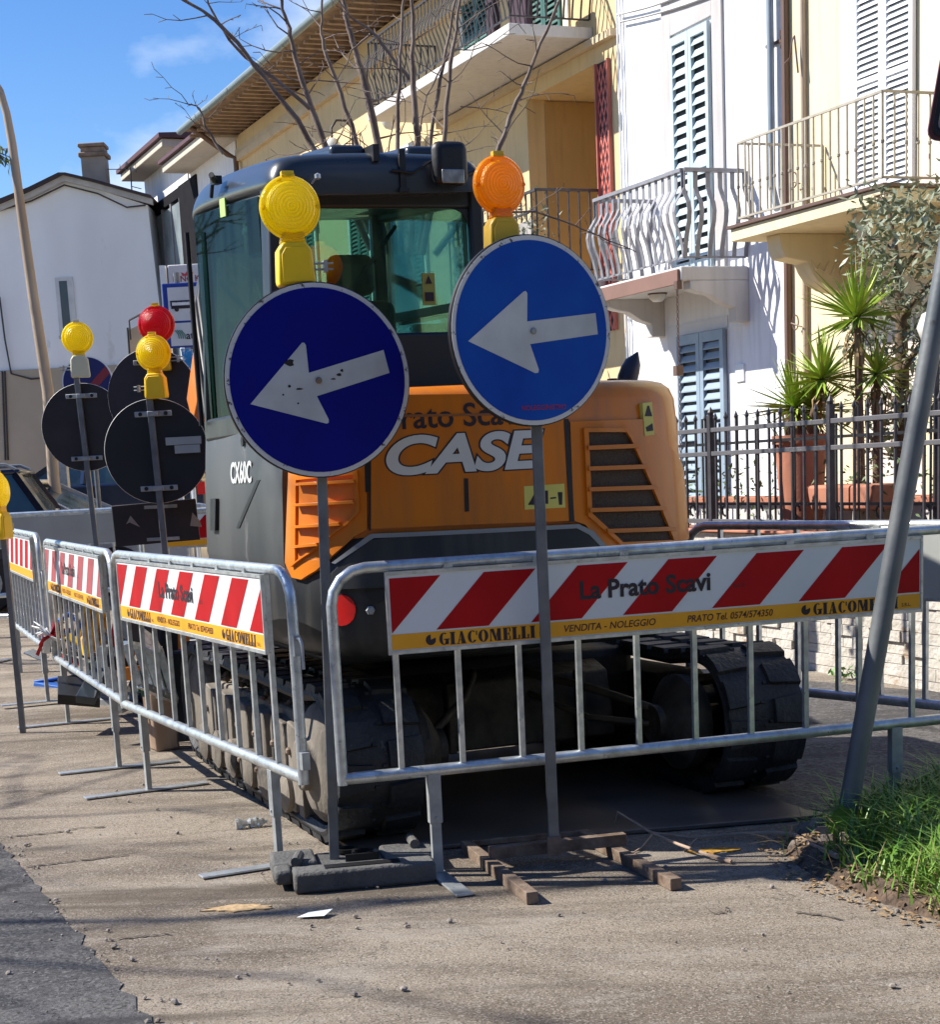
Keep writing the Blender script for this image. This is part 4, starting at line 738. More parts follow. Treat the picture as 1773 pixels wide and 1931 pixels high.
def rail(t, corners, z0, z1, sp, kind, m, topw=.05, top_h=.02, wb=.03, knob=False, name='railing'):
    tp = MB(); bl = MB(); bt = MB()
    for (p, q) in zip(corners, corners[1:]):
        p = V((*p, 0)); q = V((*q, 0)); L_ = (q-p).length; n_ = max(1, round(L_/sp)); d = (q-p)/L_; o = V((d.y, -d.x, 0)); 
        if kind == 'belly' or topw > .03: tp.bar(p+V((0, 0, z1)), q+V((0, 0, z1)), topw, top_h)
        else: tp.bar(p+V((0, 0, z1)), q+V((0, 0, z1)), topw, topw)
        bt.bar(p+V((0, 0, z0)), q+V((0, 0, z0)), .018, .018)
        for i in range(n_+1):
            c = p+d*(L_*i/n_)
            if kind == 'belly':
                hh = z1-z0; pr = [(0, 1), (0, .80), (.035, .72), (.095, .62), (.115, .52), (.10, .40), (.05, .25), (.02, .1), (.01, 0)]
                for k in range(len(pr)-1):
                    a_, b_ = pr[k], pr[k+1]; A_ = c+o*a_[0]*1.0+V((0, 0, z0+hh*a_[1])); B_ = c+o*b_[0]+V((0, 0, z0+hh*b_[1]))
                    s_ = d*(wb/2); tt = o*.004
                    bl.add([A_-s_-tt, A_+s_-tt, A_+s_+tt, A_-s_+tt, B_-s_-tt, B_+s_-tt, B_+s_+tt, B_-s_+tt], [(0, 1, 5, 4), (1, 2, 6, 5), (2, 3, 7, 6), (3, 0, 4, 7)])
            else:
                bl.bar(c+V((0, 0, z0)), c+V((0, 0, z1)), wb)
                if knob: bl.lathe([(0, -.022), (.016, -.01), (.016, .01), (0, .022)], Matrix.Translation(c+V((0, 0, z0+(z1-z0)*.42))), 8)
    r = tp.build(name, m, t, smooth=0); bl.build('balusters', m, r, smooth=40); bt.build('bottom_bar', m, r, smooth=0); return r
# --- white house
wh = frame('white_house', 'white plastered house with pale blue shutters and a bellied grey balcony', 'house')
MB().box(-1.66, 1.66, -6, 0, 0, 9).build('wall', wht, wh, smooth=0)
b = MB(); aL, aR = .66, -.50
b.box(.49, .67, 0, .03, 3.3, 6.2); b.box(-.53, -.34, 0, .03, 3.3, 6.2); b.box(-.34, .49, 0, .03, 5.82, 6.2); b.build('stone_surround', stone, wh, bev=.004, smooth=0)
shutter(wh, -.30, .47, 3.35, 5.78, .012, ltblue, n=19, hf=.26)
b = MB(); b.box(.47, .72, 0, .012, .5, 2.82); b.box(-.52, .47, 0, .012, 2.70, 2.82); b.build('door_surround', mat('off white band', (.66, .66, .66), .8, 0, .04), wh, smooth=0)
shutter(wh, -.50, .46, .45, 2.69, .014, ltblue2, n=19, fr=.07, hf=.27)
bal = MB(); bal.box(-.93, 1.0, .0, .80, 3.13, 3.27); bs = bal.build('balcony_slab', conc, wh, bev=.015)
MB().box(-.90, 1.03, .802, .83, 3.10, 3.245).build('brown_fascia', mat('brown fascia paint', (.22, .12, .09), .6, 0, .1), bs, bev=.004)
MB().xz([(-.93, 3.13), (-.93, 3.05), (-.85, 2.98), (-.6, 3.0), (-.4, 3.1), (.5, 3.1), (.75, 3.0), (1.0, 2.98), (1.0, 3.13)], .03, .74).build('slab_soffit', conc, bs, smooth=30) if 0 else None
for a_ in (-.86, .86):
    MB().yz([(0, 2.72), (.16, 2.72), (.17, 2.86), (.3, 2.9), (.45, 2.99), (.62, 3.02), (.70, 3.05), (.70, 3.131), (0, 3.131)], a_-.07, a_+.07).build('corbel', conc, wh, bev=.008)
rail(wh, [(.97, .02), (.97, .74), (-.9, .74), (-.9, .02)], 3.36, 4.2, .135, 'belly', irong, topw=.07, top_h=.035, wb=.05)
MB().box(-.86, -.82, -0, .012, 1.75, 1.95).build('meter_box', whs, wh) if 0 else None
b = MB(); a_, z_ = FP(1398, 703); b.box(a_-.08, a_+.08, 0, .02, z_-.09, z_+.09); b.build('wall_plate', whs, wh, bev=.003)
lt = MB(); a_, z_ = FP(1243, 535, .4); lt.lathe([(.10, 0), (.09, -.05), (.05, -.085), (0, -.09)], Matrix.Translation((a_, .42, 3.128)), 20); lo_ = lt.build('ceiling_light', mat('frosted glass', (.6, .6, .55), .3), wh, smooth=50)
MB().lathe([(.105, .0), (.105, -.015)], Matrix.Translation((a_, .42, 3.129)), 20).build('light_ring', brown, lo_)
pp = thing('downpipe', 'grey-blue rain pipe on the white house wall, bent at its lower end', 'drainpipe', P0, FH)
a_ = FP(1464, 0)[0]; b_ = FP(1474, 320)[0]; MB().tube([(a_, .07, 9), (a_, .07, 4.2), (a_+.0, .07, 3.95), (a_-.09, .07, 3.72)], .036, 12).build('pipe', pipeg, pp, smooth=60); 
b = MB(); b.box(a_-.16, a_+.16, 0, .02, 5.27, 5.30); b.tube([(a_-.1, .02, 5.30), (a_-.14, .05, 5.36), (a_-.17, .05, 5.28), (a_-.14, .05, 5.2)], .008, 6); b.build('bracket', brown, pp)
pp = thing('downpipe', 'dark brown rain pipe between the white and the cream house', 'drainpipe', P0, FH); a_ = FP(1490, 300)[0]; MB().box(a_-.032, a_+.032, .01, .07, .5, 9).build('pipe', brown, pp, bev=.015, seg=3)
pp = thing('downpipe', 'pale brown rain pipe on the cream house, right of the dark brown one', 'drainpipe', P0, FH); a_ = FP(1522, 250)[0]; MB().tube([(a_, .035, .5), (a_, .035, 9)], .026, 12).build('pipe', mat('tan pipe', (.42, .33, .25), .5), pp, smooth=60)
b = MB(); b.tube([(a_+.17, .12, 5.02), (a_+.11, .1, 5.06), (a_+.08, .1, 5.2), (a_+.04, .1, 5.24), (a_, .09, 4.9)], .009, 6)
for zc2 in (3.95, 2.62): b.tube([(a_+.1+.05*cos(t_), .08, zc2+.07*sin(t_)) for t_ in [k*pi/6 for k in range(13)]], .007, 6); b.tube([(a_+.17, .08, zc2), (a_, .08, zc2-.05)], .008, 6)
b.build('scroll_bracket', brown, pp, smooth=50)
pp = thing('wall_cable', 'white cable pipes at the corner of the white and the yellow building', 'cable', P0, FH); b = MB()
for da in (1.64, 1.56): b.tube([(da, .03, 1), (da, .03, 9)], .012, 8)
b.build('cable', whs, pp, smooth=60)
pp = thing('overhead_cables', 'sagging cables along the top of the white house wall', 'cable', P0, FH); b = MB()
for k, (pa, pb_) in enumerate((((1172, 28), (1320, -20)), ((1178, 42), (1380, -20)))):
    a0_, z0_ = FP(*pa); a1_, z1_ = FP(*pb_); b.tube([(a0_+(a1_-a0_)*i/8, .05, z0_+(z1_-z0_)*i/8-.03*sin(pi*i/8)) for i in range(9)], .012, 6)
b.build('cable', mat('pale cable', (.5, .5, .5), .6), pp, smooth=60)
ch = thing('hanging_chain', 'rusty rain chain hanging from the corner of the grey balcony', 'chain', P0, FH); b = MB(); a_ = FP(1277, 520, .82)[0]
z_ = 3.12; i = 0
while z_ > .9:
    b.add([V((a_+(.011*cos(t) if i % 2 else 0), .82+(0 if i % 2 else .011*cos(t)), z_+.024*sin(t)))+V((dx, dx, 0)) for t in [k*pi/3 for k in range(6)] for dx in (-.003, .003)], [(2*k, 2*k+1, (2*k+3) % 12, (2*k+2) % 12) for k in range(6)]); z_ -= .036; i += 1
b.box(a_-.02, a_+.05, .78, .86, 2.2, 2.3); b.box(a_-.03, a_+.03, .78, .84, 3.05, 3.13); b.build('chain', brown, ch)
# --- cream house
ch_ = frame('cream_house', 'cream house at the right with white louvred shutters and a thin railed balcony', 'house')
MB().box(-9, -1.662, -6, .0, 0, 9).build('wall', crm, ch_, smooth=0)
b = MB(); b.box(-2.74, -2.50, 0, .012, 3.4, 9); b.box(-3.95, -3.66, 0, .012, 3.4, 9); b.build('window_band', pinkt, ch_, smooth=0)
shutter(ch_, -3.60, -2.76, 3.42, 6.2, .014, whs, n=46, fr=.05, th=.04)
sb = MB().box(-4.45, -2.17, 0, 1.0, 3.33, 3.44).build('balcony_slab', crm, ch_, bev=.006)
MB().box(-4.48, -2.14, .0, 1.03, 3.442, 3.472).build('slab_edge', brown, sb, bev=.004)
rail(ch_, [(-2.25, .02), (-2.25, .96), (-4.38, .96), (-4.38, .02)], 3.53, 4.19, .118, 'bar', ironc, topw=.02, wb=.014, knob=True)
for a_ in (-2.62, -3.9):
    c_ = MB().yz([(0, 2.80), (.10, 2.80), (.30, 2.84), (.42, 2.90), (.50, 3.0), (.54, 3.08), (.66, 3.10), (.78, 3.12), (.82, 3.20), (.84, 3.33), (0, 3.33)], a_-.11, a_+.11).build('corbel', crm, ch_, bev=.01)
    b = MB()
    for k in range(4): b.tube([(a_-.115, .10+.10*k+.05*t_, 3.0+.05*sin(t_*2+k)+.04*k*.5) for t_ in [j*.25 for j in range(9)]], [.012*(1-abs(j-4)/5) + .003 for j in range(9)], 6)
    b.build('scroll_relief', crm, c_, smooth=60)
MB().box(-9, -1.67, .002, .03, .4, .9).build('plinth', stone, ch_) 
b = MB(); b.box(-3.7, -2.9, -.0, .02, .5, 2.5); b.build('door_band', pinkt, ch_)
# --- yellow building
ye = frame('yellow_building', 'long ochre yellow building with tiled eave, balconies and green shutters', 'building')
y0a, y1a = 1.662, 17.2; lo0, lo1 = FP(1127, 120)[0], FP(993, 188)[0]; lz1 = 5.94; lz0 = 3.55
b = MB(); b.box(lo1, y1a, -6, 0, 0, 8.0); b.box(y0a, lo0-.0, -6, 0, 0, 8.0); b.box(lo0, lo1, -6, 0, lz1, 8.0); b.box(lo0, lo1, -6, 0, 0, lz0); b.build('wall', yel, ye, smooth=0)
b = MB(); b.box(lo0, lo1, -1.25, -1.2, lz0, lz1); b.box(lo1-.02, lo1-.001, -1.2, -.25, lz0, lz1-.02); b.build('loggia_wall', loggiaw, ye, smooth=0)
b = MB(); b.box(lo0+.25, lo0+.9, -1.2, -1.17, lz0, 5.3); b.build('loggia_door', dark, ye)
shutter(ye, lo0+.25, lo0+.9, lz0+.2, 5.28, -1.165, mat('black green shutter', (.02, .035, .035), .5), leaves=1, n=24)
# red lattice column
la = MB(); a0_, a1_ = lo0-.30, lo0-.02; z0_, z1_ = 2.9, 5.92; nn = 3; cw_ = (a1_-a0_)/nn; chh = .115; rows = int((z1_-z0_)/chh)
for r_ in range(rows):
    for c_ in range(nn+1):
        xa = a0_+cw_*(c_+(.5 if r_ % 2 else 0)); za = z0_+chh*r_
        for dx in (-cw_/2, cw_/2):
            xb_ = xa+dx
            if a0_-.001 <= xa <= a1_+.001 and a0_-.001 <= xb_ <= a1_+.001: la.bar((xa, .016, za), (xb_, .016, za+chh), .008, .020)
lt_ = la.build('lattice_screen', mat('salmon lattice paint', (.62, .16, .12), .6), ye, smooth=0)
b = MB(); b.box(a0_, a1_, .004, .012, z0_, z1_); b.build('lattice_backing', mat('dark red backing', (.05, .008, .012), .7), lt_)  # dark red sheet showing through the holes of the lattice
b = MB(); b.box(a0_-.02, a0_, .004, .05, z0_, z1_); b.box(a1_, a1_+.02, .004, .05, z0_, z1_); b.build('lattice_edge', mat('salmon edge paint', (.45, .14, .11), .6), lt_)
# eave and roof
ev = 8.13; b = MB(); b.prism([(-6.2, ev+2.2), (1.0, ev+.06), (1.0, ev), (0, ev-.08), (-6.2, ev-.08)], lambda o, z: (1.2, o, z), lambda o, z: (17.5, o, z)); b.build('roof', tile, ye, smooth=0)
b = MB()
for k in range(56): a_ = 1.4+k*.29; b.box(a_, a_+.08, .0, .88, ev-.125, ev-.079)
b.build('rafter_tails', woodd, ye, smooth=0)
MB().tube([(1.2, 1.03, ev+.01), (17.6, 1.03, ev+.01)], .065, 10).build('gutter', mat('grey green gutter', (.20, .25, .26), .45, .2), ye, smooth=60)
b = MB(); b.box(1.7, 17.2, 0, .10, 7.50, 7.62); b.box(1.7, 17.2, 0, .05, 7.62, 7.75); b.box(1.7, 6.9, 0, .09, 6.12, 6.2); b.build('cornice', mat('ochre cornice', (.60, .47, .30), .85), ye, smooth=0)
MB().tube([(17.0, .95, ev-.02), (17.0, .25, 7.62), (17.0, .1, 7.55), (17.0, .1, 3)], .05, 10).build('downpipe', brown, ye, smooth=60)
# upper balcony
bz = 6.22; a0_, a1_ = 2.28, 7.0; ub = MB().box(a0_, a1_, 0, 1.08, bz, bz+.13).build('balcony_slab', conc, ye, bev=.01)
rail(ye, [(a1_-.05, .02), (a1_-.05, 1.03), (a0_+.05, 1.03), (a0_+.05, .02)], bz+.22, bz+1.02, .115, 'belly', irond, topw=.04, top_h=.02, wb=.022)
shutter(ye, 3.0, 3.9, bz+.15, 7.9, .012, grn, n=20); shutter(ye, 5.0, 5.9, bz+.15, 7.9, .012, grn, n=20)
b = MB(); 
for a_ in (2.98, 4.98): b.box(a_-.14, a_, 0, .03, bz+.13, 7.4); b.box(a_+.94, a_+1.08, 0, .03, bz+.13, 7.4)
b.build('window_band', trimw, ye, smooth=0)
# pedimented windows, left part
for (a_, zt_) in ((7.6, 5.98), (9.9, 6.02), (12.6, 6.05), (15.4, 6.05)):
    w_ = thing('w', '', ''); 
    for k in ('label', 'category'): del w_[k]
    w_.name = 'window'; w_.parent = ye; w_.location = (a_, 0, 0)
    b = MB(); b.box(-.1, 1.15, 0, .22, zt_, zt_+.10); b.box(-.05, 1.10, 0, .14, zt_-.10, zt_-.001); b.box(-.02, .12, 0, .12, zt_-.42, zt_-.101); b.box(.93, 1.07, 0, .12, zt_-.42, zt_-.101); b.box(.0, .10, 0, .05, 3.9, zt_-.42); b.box(.95, 1.05, 0, .05, 3.9, zt_-.42); b.box(.10, .95, 0, .04, zt_-.30, zt_-.101); b.build('window_frame', trimw, w_, bev=.01)
    shutter(w_, .12, .93, 3.95, zt_-.32, .012, grn, n=24)
for i, (a_, z_) in enumerate((FP(627, 279, .45), FP(737, 225, .45))):
    wl = thing('wall_lamp', ('white globe lamp on a curved black bracket, left one on the yellow facade', 'white globe lamp on a curved black bracket, right one on the yellow facade')[i], 'wall lamp', P0+AX*a_+V((0, 0, z_)), FH, 'globe lamps on the yellow facade')
    MB().lathe([(.0, -.15), (.09, -.12), (.15, -.03), (.15, .03), (.09, .12), (.04, .15)], Matrix.Translation((0, .45, 0)), 20).build('globe', mat('opal glass', (.72, .70, .64), .25), wl, smooth=180)
    MB().tube([(0, .45, .15), (0, .45, .3), (0, .36, .42), (0, .2, .42), (0, .1, .3), (0, .1, -.05), (0, .0, -.1)], .02, 8).build('bracket', irond, wl, smooth=60)
# lower balcony in front of the loggia with plants
lb = MB().box(lo0-.05, lo1+.75, 0, .9, 3.42, 3.55).build('balcony_slab', conc, ye, bev=.01)
rail(ye, [(lo1+.7, .02), (lo1+.7, .86), (lo0, .86), (lo0, .02)], 3.62, 4.52, .14, 'bar', irond, topw=.03, wb=.016)
MB().bar((lo1+.7, .86, 4.3), (lo0, .86, 4.3), .02, .02).build('middle_rail', irond, ye)
b = MB()
random.seed(5)
def leafcloud(b, c, r, n, sz, asp=3, droop=0, flat=.0):
    for i in range(n):
        d = V((random.gauss(0, 1), random.gauss(0, 1), random.gauss(0, 1))); p = V(c)+V((d.x*r[0], d.y*r[1], d.z*r[2]))*.5
        a = V((random.gauss(0, 1), random.gauss(0, 1), random.gauss(0, .8)-droop)).normalized(); s_ = sz*random.uniform(.6, 1.3); w = a.cross(V((random.random()-.5, random.random()-.5, random.random()))).normalized()*s_/asp/2
        e = p+a*s_; mm = p+a*s_*.45; b.add([p, mm-w, e, mm+w], [(0, 1, 2, 3)])
for k in range(12): leafcloud(b, (lo0+.1+k*.2, .78, 3.95+.1*random.random()), (.3, .2, .5), 90, .10, 4)
b.build('balcony_plant', mat('grey green leaves', (.10, .13, .06), .6, 0, .4, 9, col2=(.22, .22, .16)), ye, smooth=0) 
MB().box(lo0+.1, lo1+.5, .86, .89, 3.66, 4.20).build('balcony_screen', mat('worn white screen', (.35, .33, .3), .8, 0, .3, 7, wear=(.04, .05, .03), wsc=9, wth=.5), ye)
# clothes on upper balcony
b = MB(); b.box(2.6, 3.1, .6, .7, bz+.15, bz+.95); b.box(3.5, 3.75, .6, .7, bz+.2, bz+.9); b.build('hanging_cloth', mat('dark purple cloth', (.06, .035, .05), .9, 0, .4, 5), ye, bev=.03)
# --- low shop buildings further left
sh = frame('modern_shop', 'dark framed modern shop front with large panes left of the cab', 'shop')
sa0, sa1 = 17.3, 25.3; beige = plaster('beige plaster', (.55, .49, .40))
b = MB(); b.box(sa0, sa1, -5, -.25, 0, 7.9); b.box(21.2, sa1, -5, -.02, 7.85, 8.7); b.build('wall', wht, sh, smooth=0)
b = MB(); b.box(sa0, 21.0, -.25, 0, 7.15, 7.95); b.box(19.95, 20.35, -.25, .02, 0, 7.15); b.build('beige_band', wht, sh, smooth=0)
b = MB(); b.box(24.55, sa1, -.25, .04, 0, 7.85); b.box(20.35, 21.9, -.25, .04, 0, 7.84); b.box(17.35, 19.94, -.25, -.05, 0, 7.1); b.box(21.9, 24.55, -.25, .03, 3.2, 4.1); b.box(21.9, 24.55, -.25, .03, 7.62, 7.83); b.build('dark_cladding', mat('black cladding', (.010, .010, .013), .85, spec=.1), sh, smooth=0)
b = MB()
for i in range(3):
    for j in range(2): b.box(21.98+i*.86, 22.74+i*.86, -.22, .0, 4.16+j*1.75, 5.80+j*1.75)
b.build('window', mat('shop glass', (.26, .31, .33), .12, 0, .4, 1.5, spec=.8), sh, smooth=0)
b = MB()
for i in range(4): b.box(21.9+i*.86, 21.98+i*.86, -.2, .025, 4.1, 7.62)
b.box(21.98, 24.5, -.19, .022, 5.80, 5.91); b.build('window_mullion', irong, sh, smooth=0)
b = MB(); b.box(sa0-.2, 20.95, -5.2, .6, 7.95, 8.12); b.box(21.2, sa1+.2, -5.2, .5, 8.55, 8.72); b.build('cornice', beige, sh, bev=.02)
b = MB(); b.prism([(-5.2, 8.6), (.68, 8.20), (.68, 8.13), (-5.2, 8.13)], lambda o, z: (sa0-.25, o, z), lambda o, z: (21.0, o, z)); b.prism([(-5.2, 9.1), (.58, 8.82), (.58, 8.73), (-5.2, 8.73)], lambda o, z: (21.1, o, z), lambda o, z: (sa1+.3, o, z)); b.build('roof', mat('dark red roof sheet', (.09, .035, .04), .6), sh, smooth=0)
# --- white gabled house, far left, facing the camera
YG = 40.0; gh = thing('gabled_house', 'white gabled house at the far left with a small dark window and a chimney', 'house', (0, YG, 0), 0)
def GP(px, py, Y=YG): q = W(px, py, Y); return (q.x, q.z)
q = [GP(-120, 1000), GP(-120, 430), GP(0, 398), GP(60, 372), GP(122, 341), GP(180, 356), GP(278, 387), GP(300, 1000)]; q[0] = (q[0][0], 0); q[-1] = (q[-2][0]+.3, 0)
ghm = mat('weathered white plaster', (.84, .86, .87), .9, 0, .1, .5, .05, 10, wear=(.66, .67, .67), wsc=.8, wth=.62, stretch=(1.5, 1, .5))
b = MB(); b.xz(q, 0, 8); b.build('wall', ghm, gh, smooth=0)
b = MB(); y_ = 0; 
zl_ = GP(50, 697)[1]; b.box(q[0][0], q[-1][0]+.01, -.06, -.002, 0, zl_); b.build('lower_wall', mat('tan lower plaster', (.42, .36, .28), .9, 0, .15, .7), gh, smooth=0)
R1 = [GP(-120, 424), GP(0, 389), GP(60, 364), GP(122, 333), GP(180, 347), GP(288, 377)]; R2 = [GP(-120, 414), GP(0, 381), GP(60, 357), GP(115, 330), GP(128, 330), GP(180, 342), GP(288, 372)]
b = MB(); b.xz(R1+list(reversed(R2)), -.35, 8.2); b.build('roof', mat('dark roof tiles', (.05, .035, .035), .8, 0, .4, 3, .4, 8), gh, smooth=0)
b = MB(); b.xz(R1+[(x, z-.12) for x, z in reversed(R1)], -.2, -.002); b.build('verge_board', mat('grey verge', (.5, .5, .5), .8), gh, smooth=0)
x0_, z0_ = GP(106, 524); x1_, z1_ = GP(143, 632); win = MB().box(x0_-.04, x1_+.04, -.03, .0, z1_, z0_); wf = win.build('window', mat('window frame white', (.6, .62, .62), .6), gh, smooth=0); wf.rotation_euler = (0, 0, 0)
MB().box(x0_+.05, x1_-.10, -.036, -.031, z1_+.04, z0_-.08).build('pane', mat('dark blue pane', (.035, .055, .075), .15), wf, smooth=0); MB().box(x0_-.05, x1_+.05, -.1, -.0, z1_-.07, z1_).build('sill', stone, wf, smooth=0)
cx0, cz0 = GP(148, 345); cx1, cz1 = GP(186, 262); b = MB(); b.box(cx0, cx1, .5, 1.0, cz0-.5, cz1-.25); ck = b.build('chimney', mat('chimney render', (.32, .27, .22), .9, 0, .2, 2), gh, smooth=0)
b = MB(); b.box(cx0-.05, cx1+.06, .45, 1.05, cz1-.28, cz1-.18); b.box(cx0+.0, cx1, .5, 1.0, cz1-.18, cz1-.06); b.box(cx0-.05, cx1+.03, .46, 1.04, cz1-.06, cz1+.02); b.build('chimney_cap', tile, ck, bev=.02)
cx0, cz0 = GP(225, 372); b = MB(); b.box(cx0, cx0+.22, .5, .72, cz0-.3, cz0+.1); b.box(cx0-.04, cx0+.26, .46, .76, cz0+.14, cz0+.2); 
b.box(cx0+.01, cx0+.05, .5, .7, cz0+.1, cz0+.14); b.box(cx0+.17, cx0+.21, .5, .7, cz0+.1, cz0+.14); b.build('chimney', tile, gh)
b = MB(); p = GP(244, 365); q_ = GP(241, 312); b.tube([(p[0], .3, p[1]-.3), (q_[0], .3, q_[1])], .015, 6); r_ = GP(197, 315); b.tube([(r_[0], .3, r_[1]), (q_[0], .3, q_[1]-.03)], .01, 6)
for k in range(4): b.tube([(r_[0]+.12*k+.3, .3, r_[1]-.1), (r_[0]+.12*k+.3, .3, r_[1]+.1)], .006, 5)
r_ = GP(262, 352); b.tube([(p[0], .3, GP(244, 347)[1]), (r_[0], .3, r_[1])], .01, 6); b.build('aerial', irond, gh)
b = MB(); b.tube([(*[GP(x, 0)[0]], -.08, GP(0, y)[1]) if 0 else (GP(x, y)[0], -.08, GP(x, y)[1]) for x, y in ((0, 560), (10, 640), (22, 705), (60, 715), (90, 712))], .02, 6); b.tube([(GP(x, y)[0], -.08, GP(x, y)[1]) for x, y in ((0, 398), (60, 380), (122, 350), (185, 366), (240, 392), (275, 388))], .02, 6); b.tube([(GP(x, y)[0], -.08, GP(x, y)[1]) for x, y in ((10, 700), (16, 868))], .02, 6); b.tube([(GP(x, y)[0], -.08, GP(x, y)[1]) for x, y in ((5, 700), (11, 868))], .02, 6); b.build('wall_cable', irond, gh)
# outside stair and its rail between the houses
sr = thing('stair_landing', 'beige landing with black rail beside the gabled house', 'stair', (0, 32, 0)); q = [W(x, y, 32) for x, y in ((242, 622), (300, 596), (300, 700), (244, 700))]
MB().xz([(p.x, p.z) for p in q], 0, 1.5).build('landing', mat('beige landing', (.5, .42, .32), .8), sr, smooth=0)
b = MB(); pts = [W(x, y, 31.9) for x, y in ((243, 604), (262, 594), (285, 584), (300, 578))]; b.tube([(p.x, -.1, p.z) for p in pts], .02, 6)
for p in pts: b.tube([(p.x, -.1, p.z), (p.x, -.1, p.z-.35)], .015, 6)
b.tube([(W(240, 618, 31.9).x, -.1, W(240, 618, 31.9).z), (W(243, 700, 31.9).x, -.1, .5)], .02, 6); b.build('rail', irond, sr)
# ------------------------------------------------------------------ garden wall, fence, plants
PW = V((2.384, 10.613, 0)); 
def WP(px, py, off=0): q = PLN(px, py, PW+OX*off, OX)-PW; return q.dot(AX), q.z
def brickmat(name):
    m = bpy.data.materials.new(name); m.use_nodes = True; t = m.node_tree; n = t.nodes; l = t.links; b = n['Principled BSDF']; b.inputs['Roughness'].default_value = .9
    tc = n.new('ShaderNodeTexCoord'); mp = n.new('ShaderNodeMapping'); mp.inputs['Rotation'].default_value = (pi/2, 0, 0); l.new(tc.outputs['Object'], mp.inputs[0])
    nz = n.new('ShaderNodeTexNoise'); nz.inputs['Scale'].default_value = 6; nz.inputs['Detail'].default_value = 8; l.new(tc.outputs['Object'], nz.inputs[0])
    br = n.new('ShaderNodeTexBrick'); br.inputs['Scale'].default_value = 1; br.inputs['Brick Width'].default_value = .20; br.inputs['Row Height'].default_value = .06; br.inputs['Mortar Size'].default_value = .004; br.offset = .37; br.inputs['Mortar Smooth'].default_value = .6
    br.inputs['Color1'].default_value = (.50, .46, .40, 1); br.inputs['Color2'].default_value = (.40, .37, .32, 1); br.inputs['Mortar'].default_value = (.30, .27, .23, 1)
    va = n.new('ShaderNodeVectorMath'); va.operation = 'MULTIPLY_ADD'; va.inputs[1].default_value = (.03, .03, .03); l.new(nz.outputs['Color'], va.inputs[0]); l.new(mp.outputs[0], va.inputs[2]); l.new(va.outputs[0], br.inputs[0])
    n2 = n.new('ShaderNodeTexNoise'); n2.inputs['Scale'].default_value = 2; n2.inputs['Detail'].default_value = 6; l.new(tc.outputs['Object'], n2.inputs[0])
    mr = n.new('ShaderNodeMapRange'); mr.inputs[1].default_value = .55; mr.inputs[2].default_value = .7; mr.inputs[4].default_value = .6; l.new(n2.outputs[0], mr.inputs[0])
    mx = n.new('ShaderNodeMixRGB'); mx.inputs[2].default_value = (.36, .25, .15, 1); l.new(br.outputs[0], mx.inputs[1]); l.new(mr.outputs[0], mx.inputs[0]); l.new(mx.outputs[0], b.inputs['Base Color'])
    bp1 = n.new('ShaderNodeBump'); bp1.inputs['Strength'].default_value = 1; bp1.inputs['Distance'].default_value = .03; bp1.invert = True; l.new(br.outputs['Fac'], bp1.inputs['Height'])
    bp2 = n.new('ShaderNodeBump'); bp2.inputs['Strength'].default_value = .8; bp2.inputs['Distance'].default_value = .03; l.new(nz.outputs[0], bp2.inputs['Height']); l.new(bp1.outputs[0], bp2.inputs['Normal']); l.new(bp2.outputs[0], b.inputs['Normal']); return m
sw_ = thing('garden_wall', 'low wall of rough pale split stone below the iron fence', 'wall', PW, FH)
# stones as real offsets
b = MB(); random.seed(3); z_ = 0
row = 0
while z_ < .86:
    h_ = random.choice((.055, .065, .075)); a_ = -4.5-random.random()*.2
    while a_ < 6:
        w_ = random.uniform(.09, .28); o_ = random.uniform(0, .03); b.box(a_+.002, a_+w_-.002, -.2, o_, z_+.002, min(.87, z_+h_)-.002); a_ += w_
    z_ += h_
b.box(-4.5, 6, -.25, -.012, 0, .86)
b.build('stonework', mat('rough pale stone', (.56, .53, .47), .92, 0, .25, 7, .7, 30, col2=(.42, .38, .32), wear=(.34, .24, .15), wsc=2.5, wth=.62), sw_, smooth=0)
MB().box(-4.5, 6, -.30, .05, .87, .89).build('coping', terra, sw_, bev=.006)
fe = thing('iron_fence', 'dark grey wrought iron fence with spear tips along the stone wall', 'fence', PW, FH)
pst = [1.12+1.38*k for k in range(3)]+[-.26-1.38*k for k in range(3)]
for a_ in pst: b = MB(); b.box(a_-.02, a_+.02, -.05, -.01, .89, 1.66); b.lathe([(.02, 0), (.024, .02), (.0, .06)], Matrix.Translation((a_, -.03, 1.66)), 8); b.build('post', irond, fe, smooth=0)
for z_, h_ in ((.925, .03), (1.385, .03), (1.545, .03)): MB().box(-3.0, 4.4, -.045, -.015, z_, z_+h_).build('rail', mat('grey iron rail', (.13, .125, .13), .5, .3, .2), fe, bev=.003)
sb_ = MB(); sb_.box(-.007, .007, -.038, -.024, .87, 1.64); sb_.lathe([(.007, 0), (.016, .02), (.0, .06)], Matrix.Translation((0, -.031, 1.62)), 6); first = None; k = 0
for i in range(52):
    a_ = -2.45+i*.13
    if min(abs(a_-p) for p in pst) < .035: continue
    if first is None: first = sb_.build('bar', irond, fe, smooth=0); o = first
    else: o = first.copy(); COL.objects.link(o); o.parent = fe
    o.location = (a_, 0, 0)
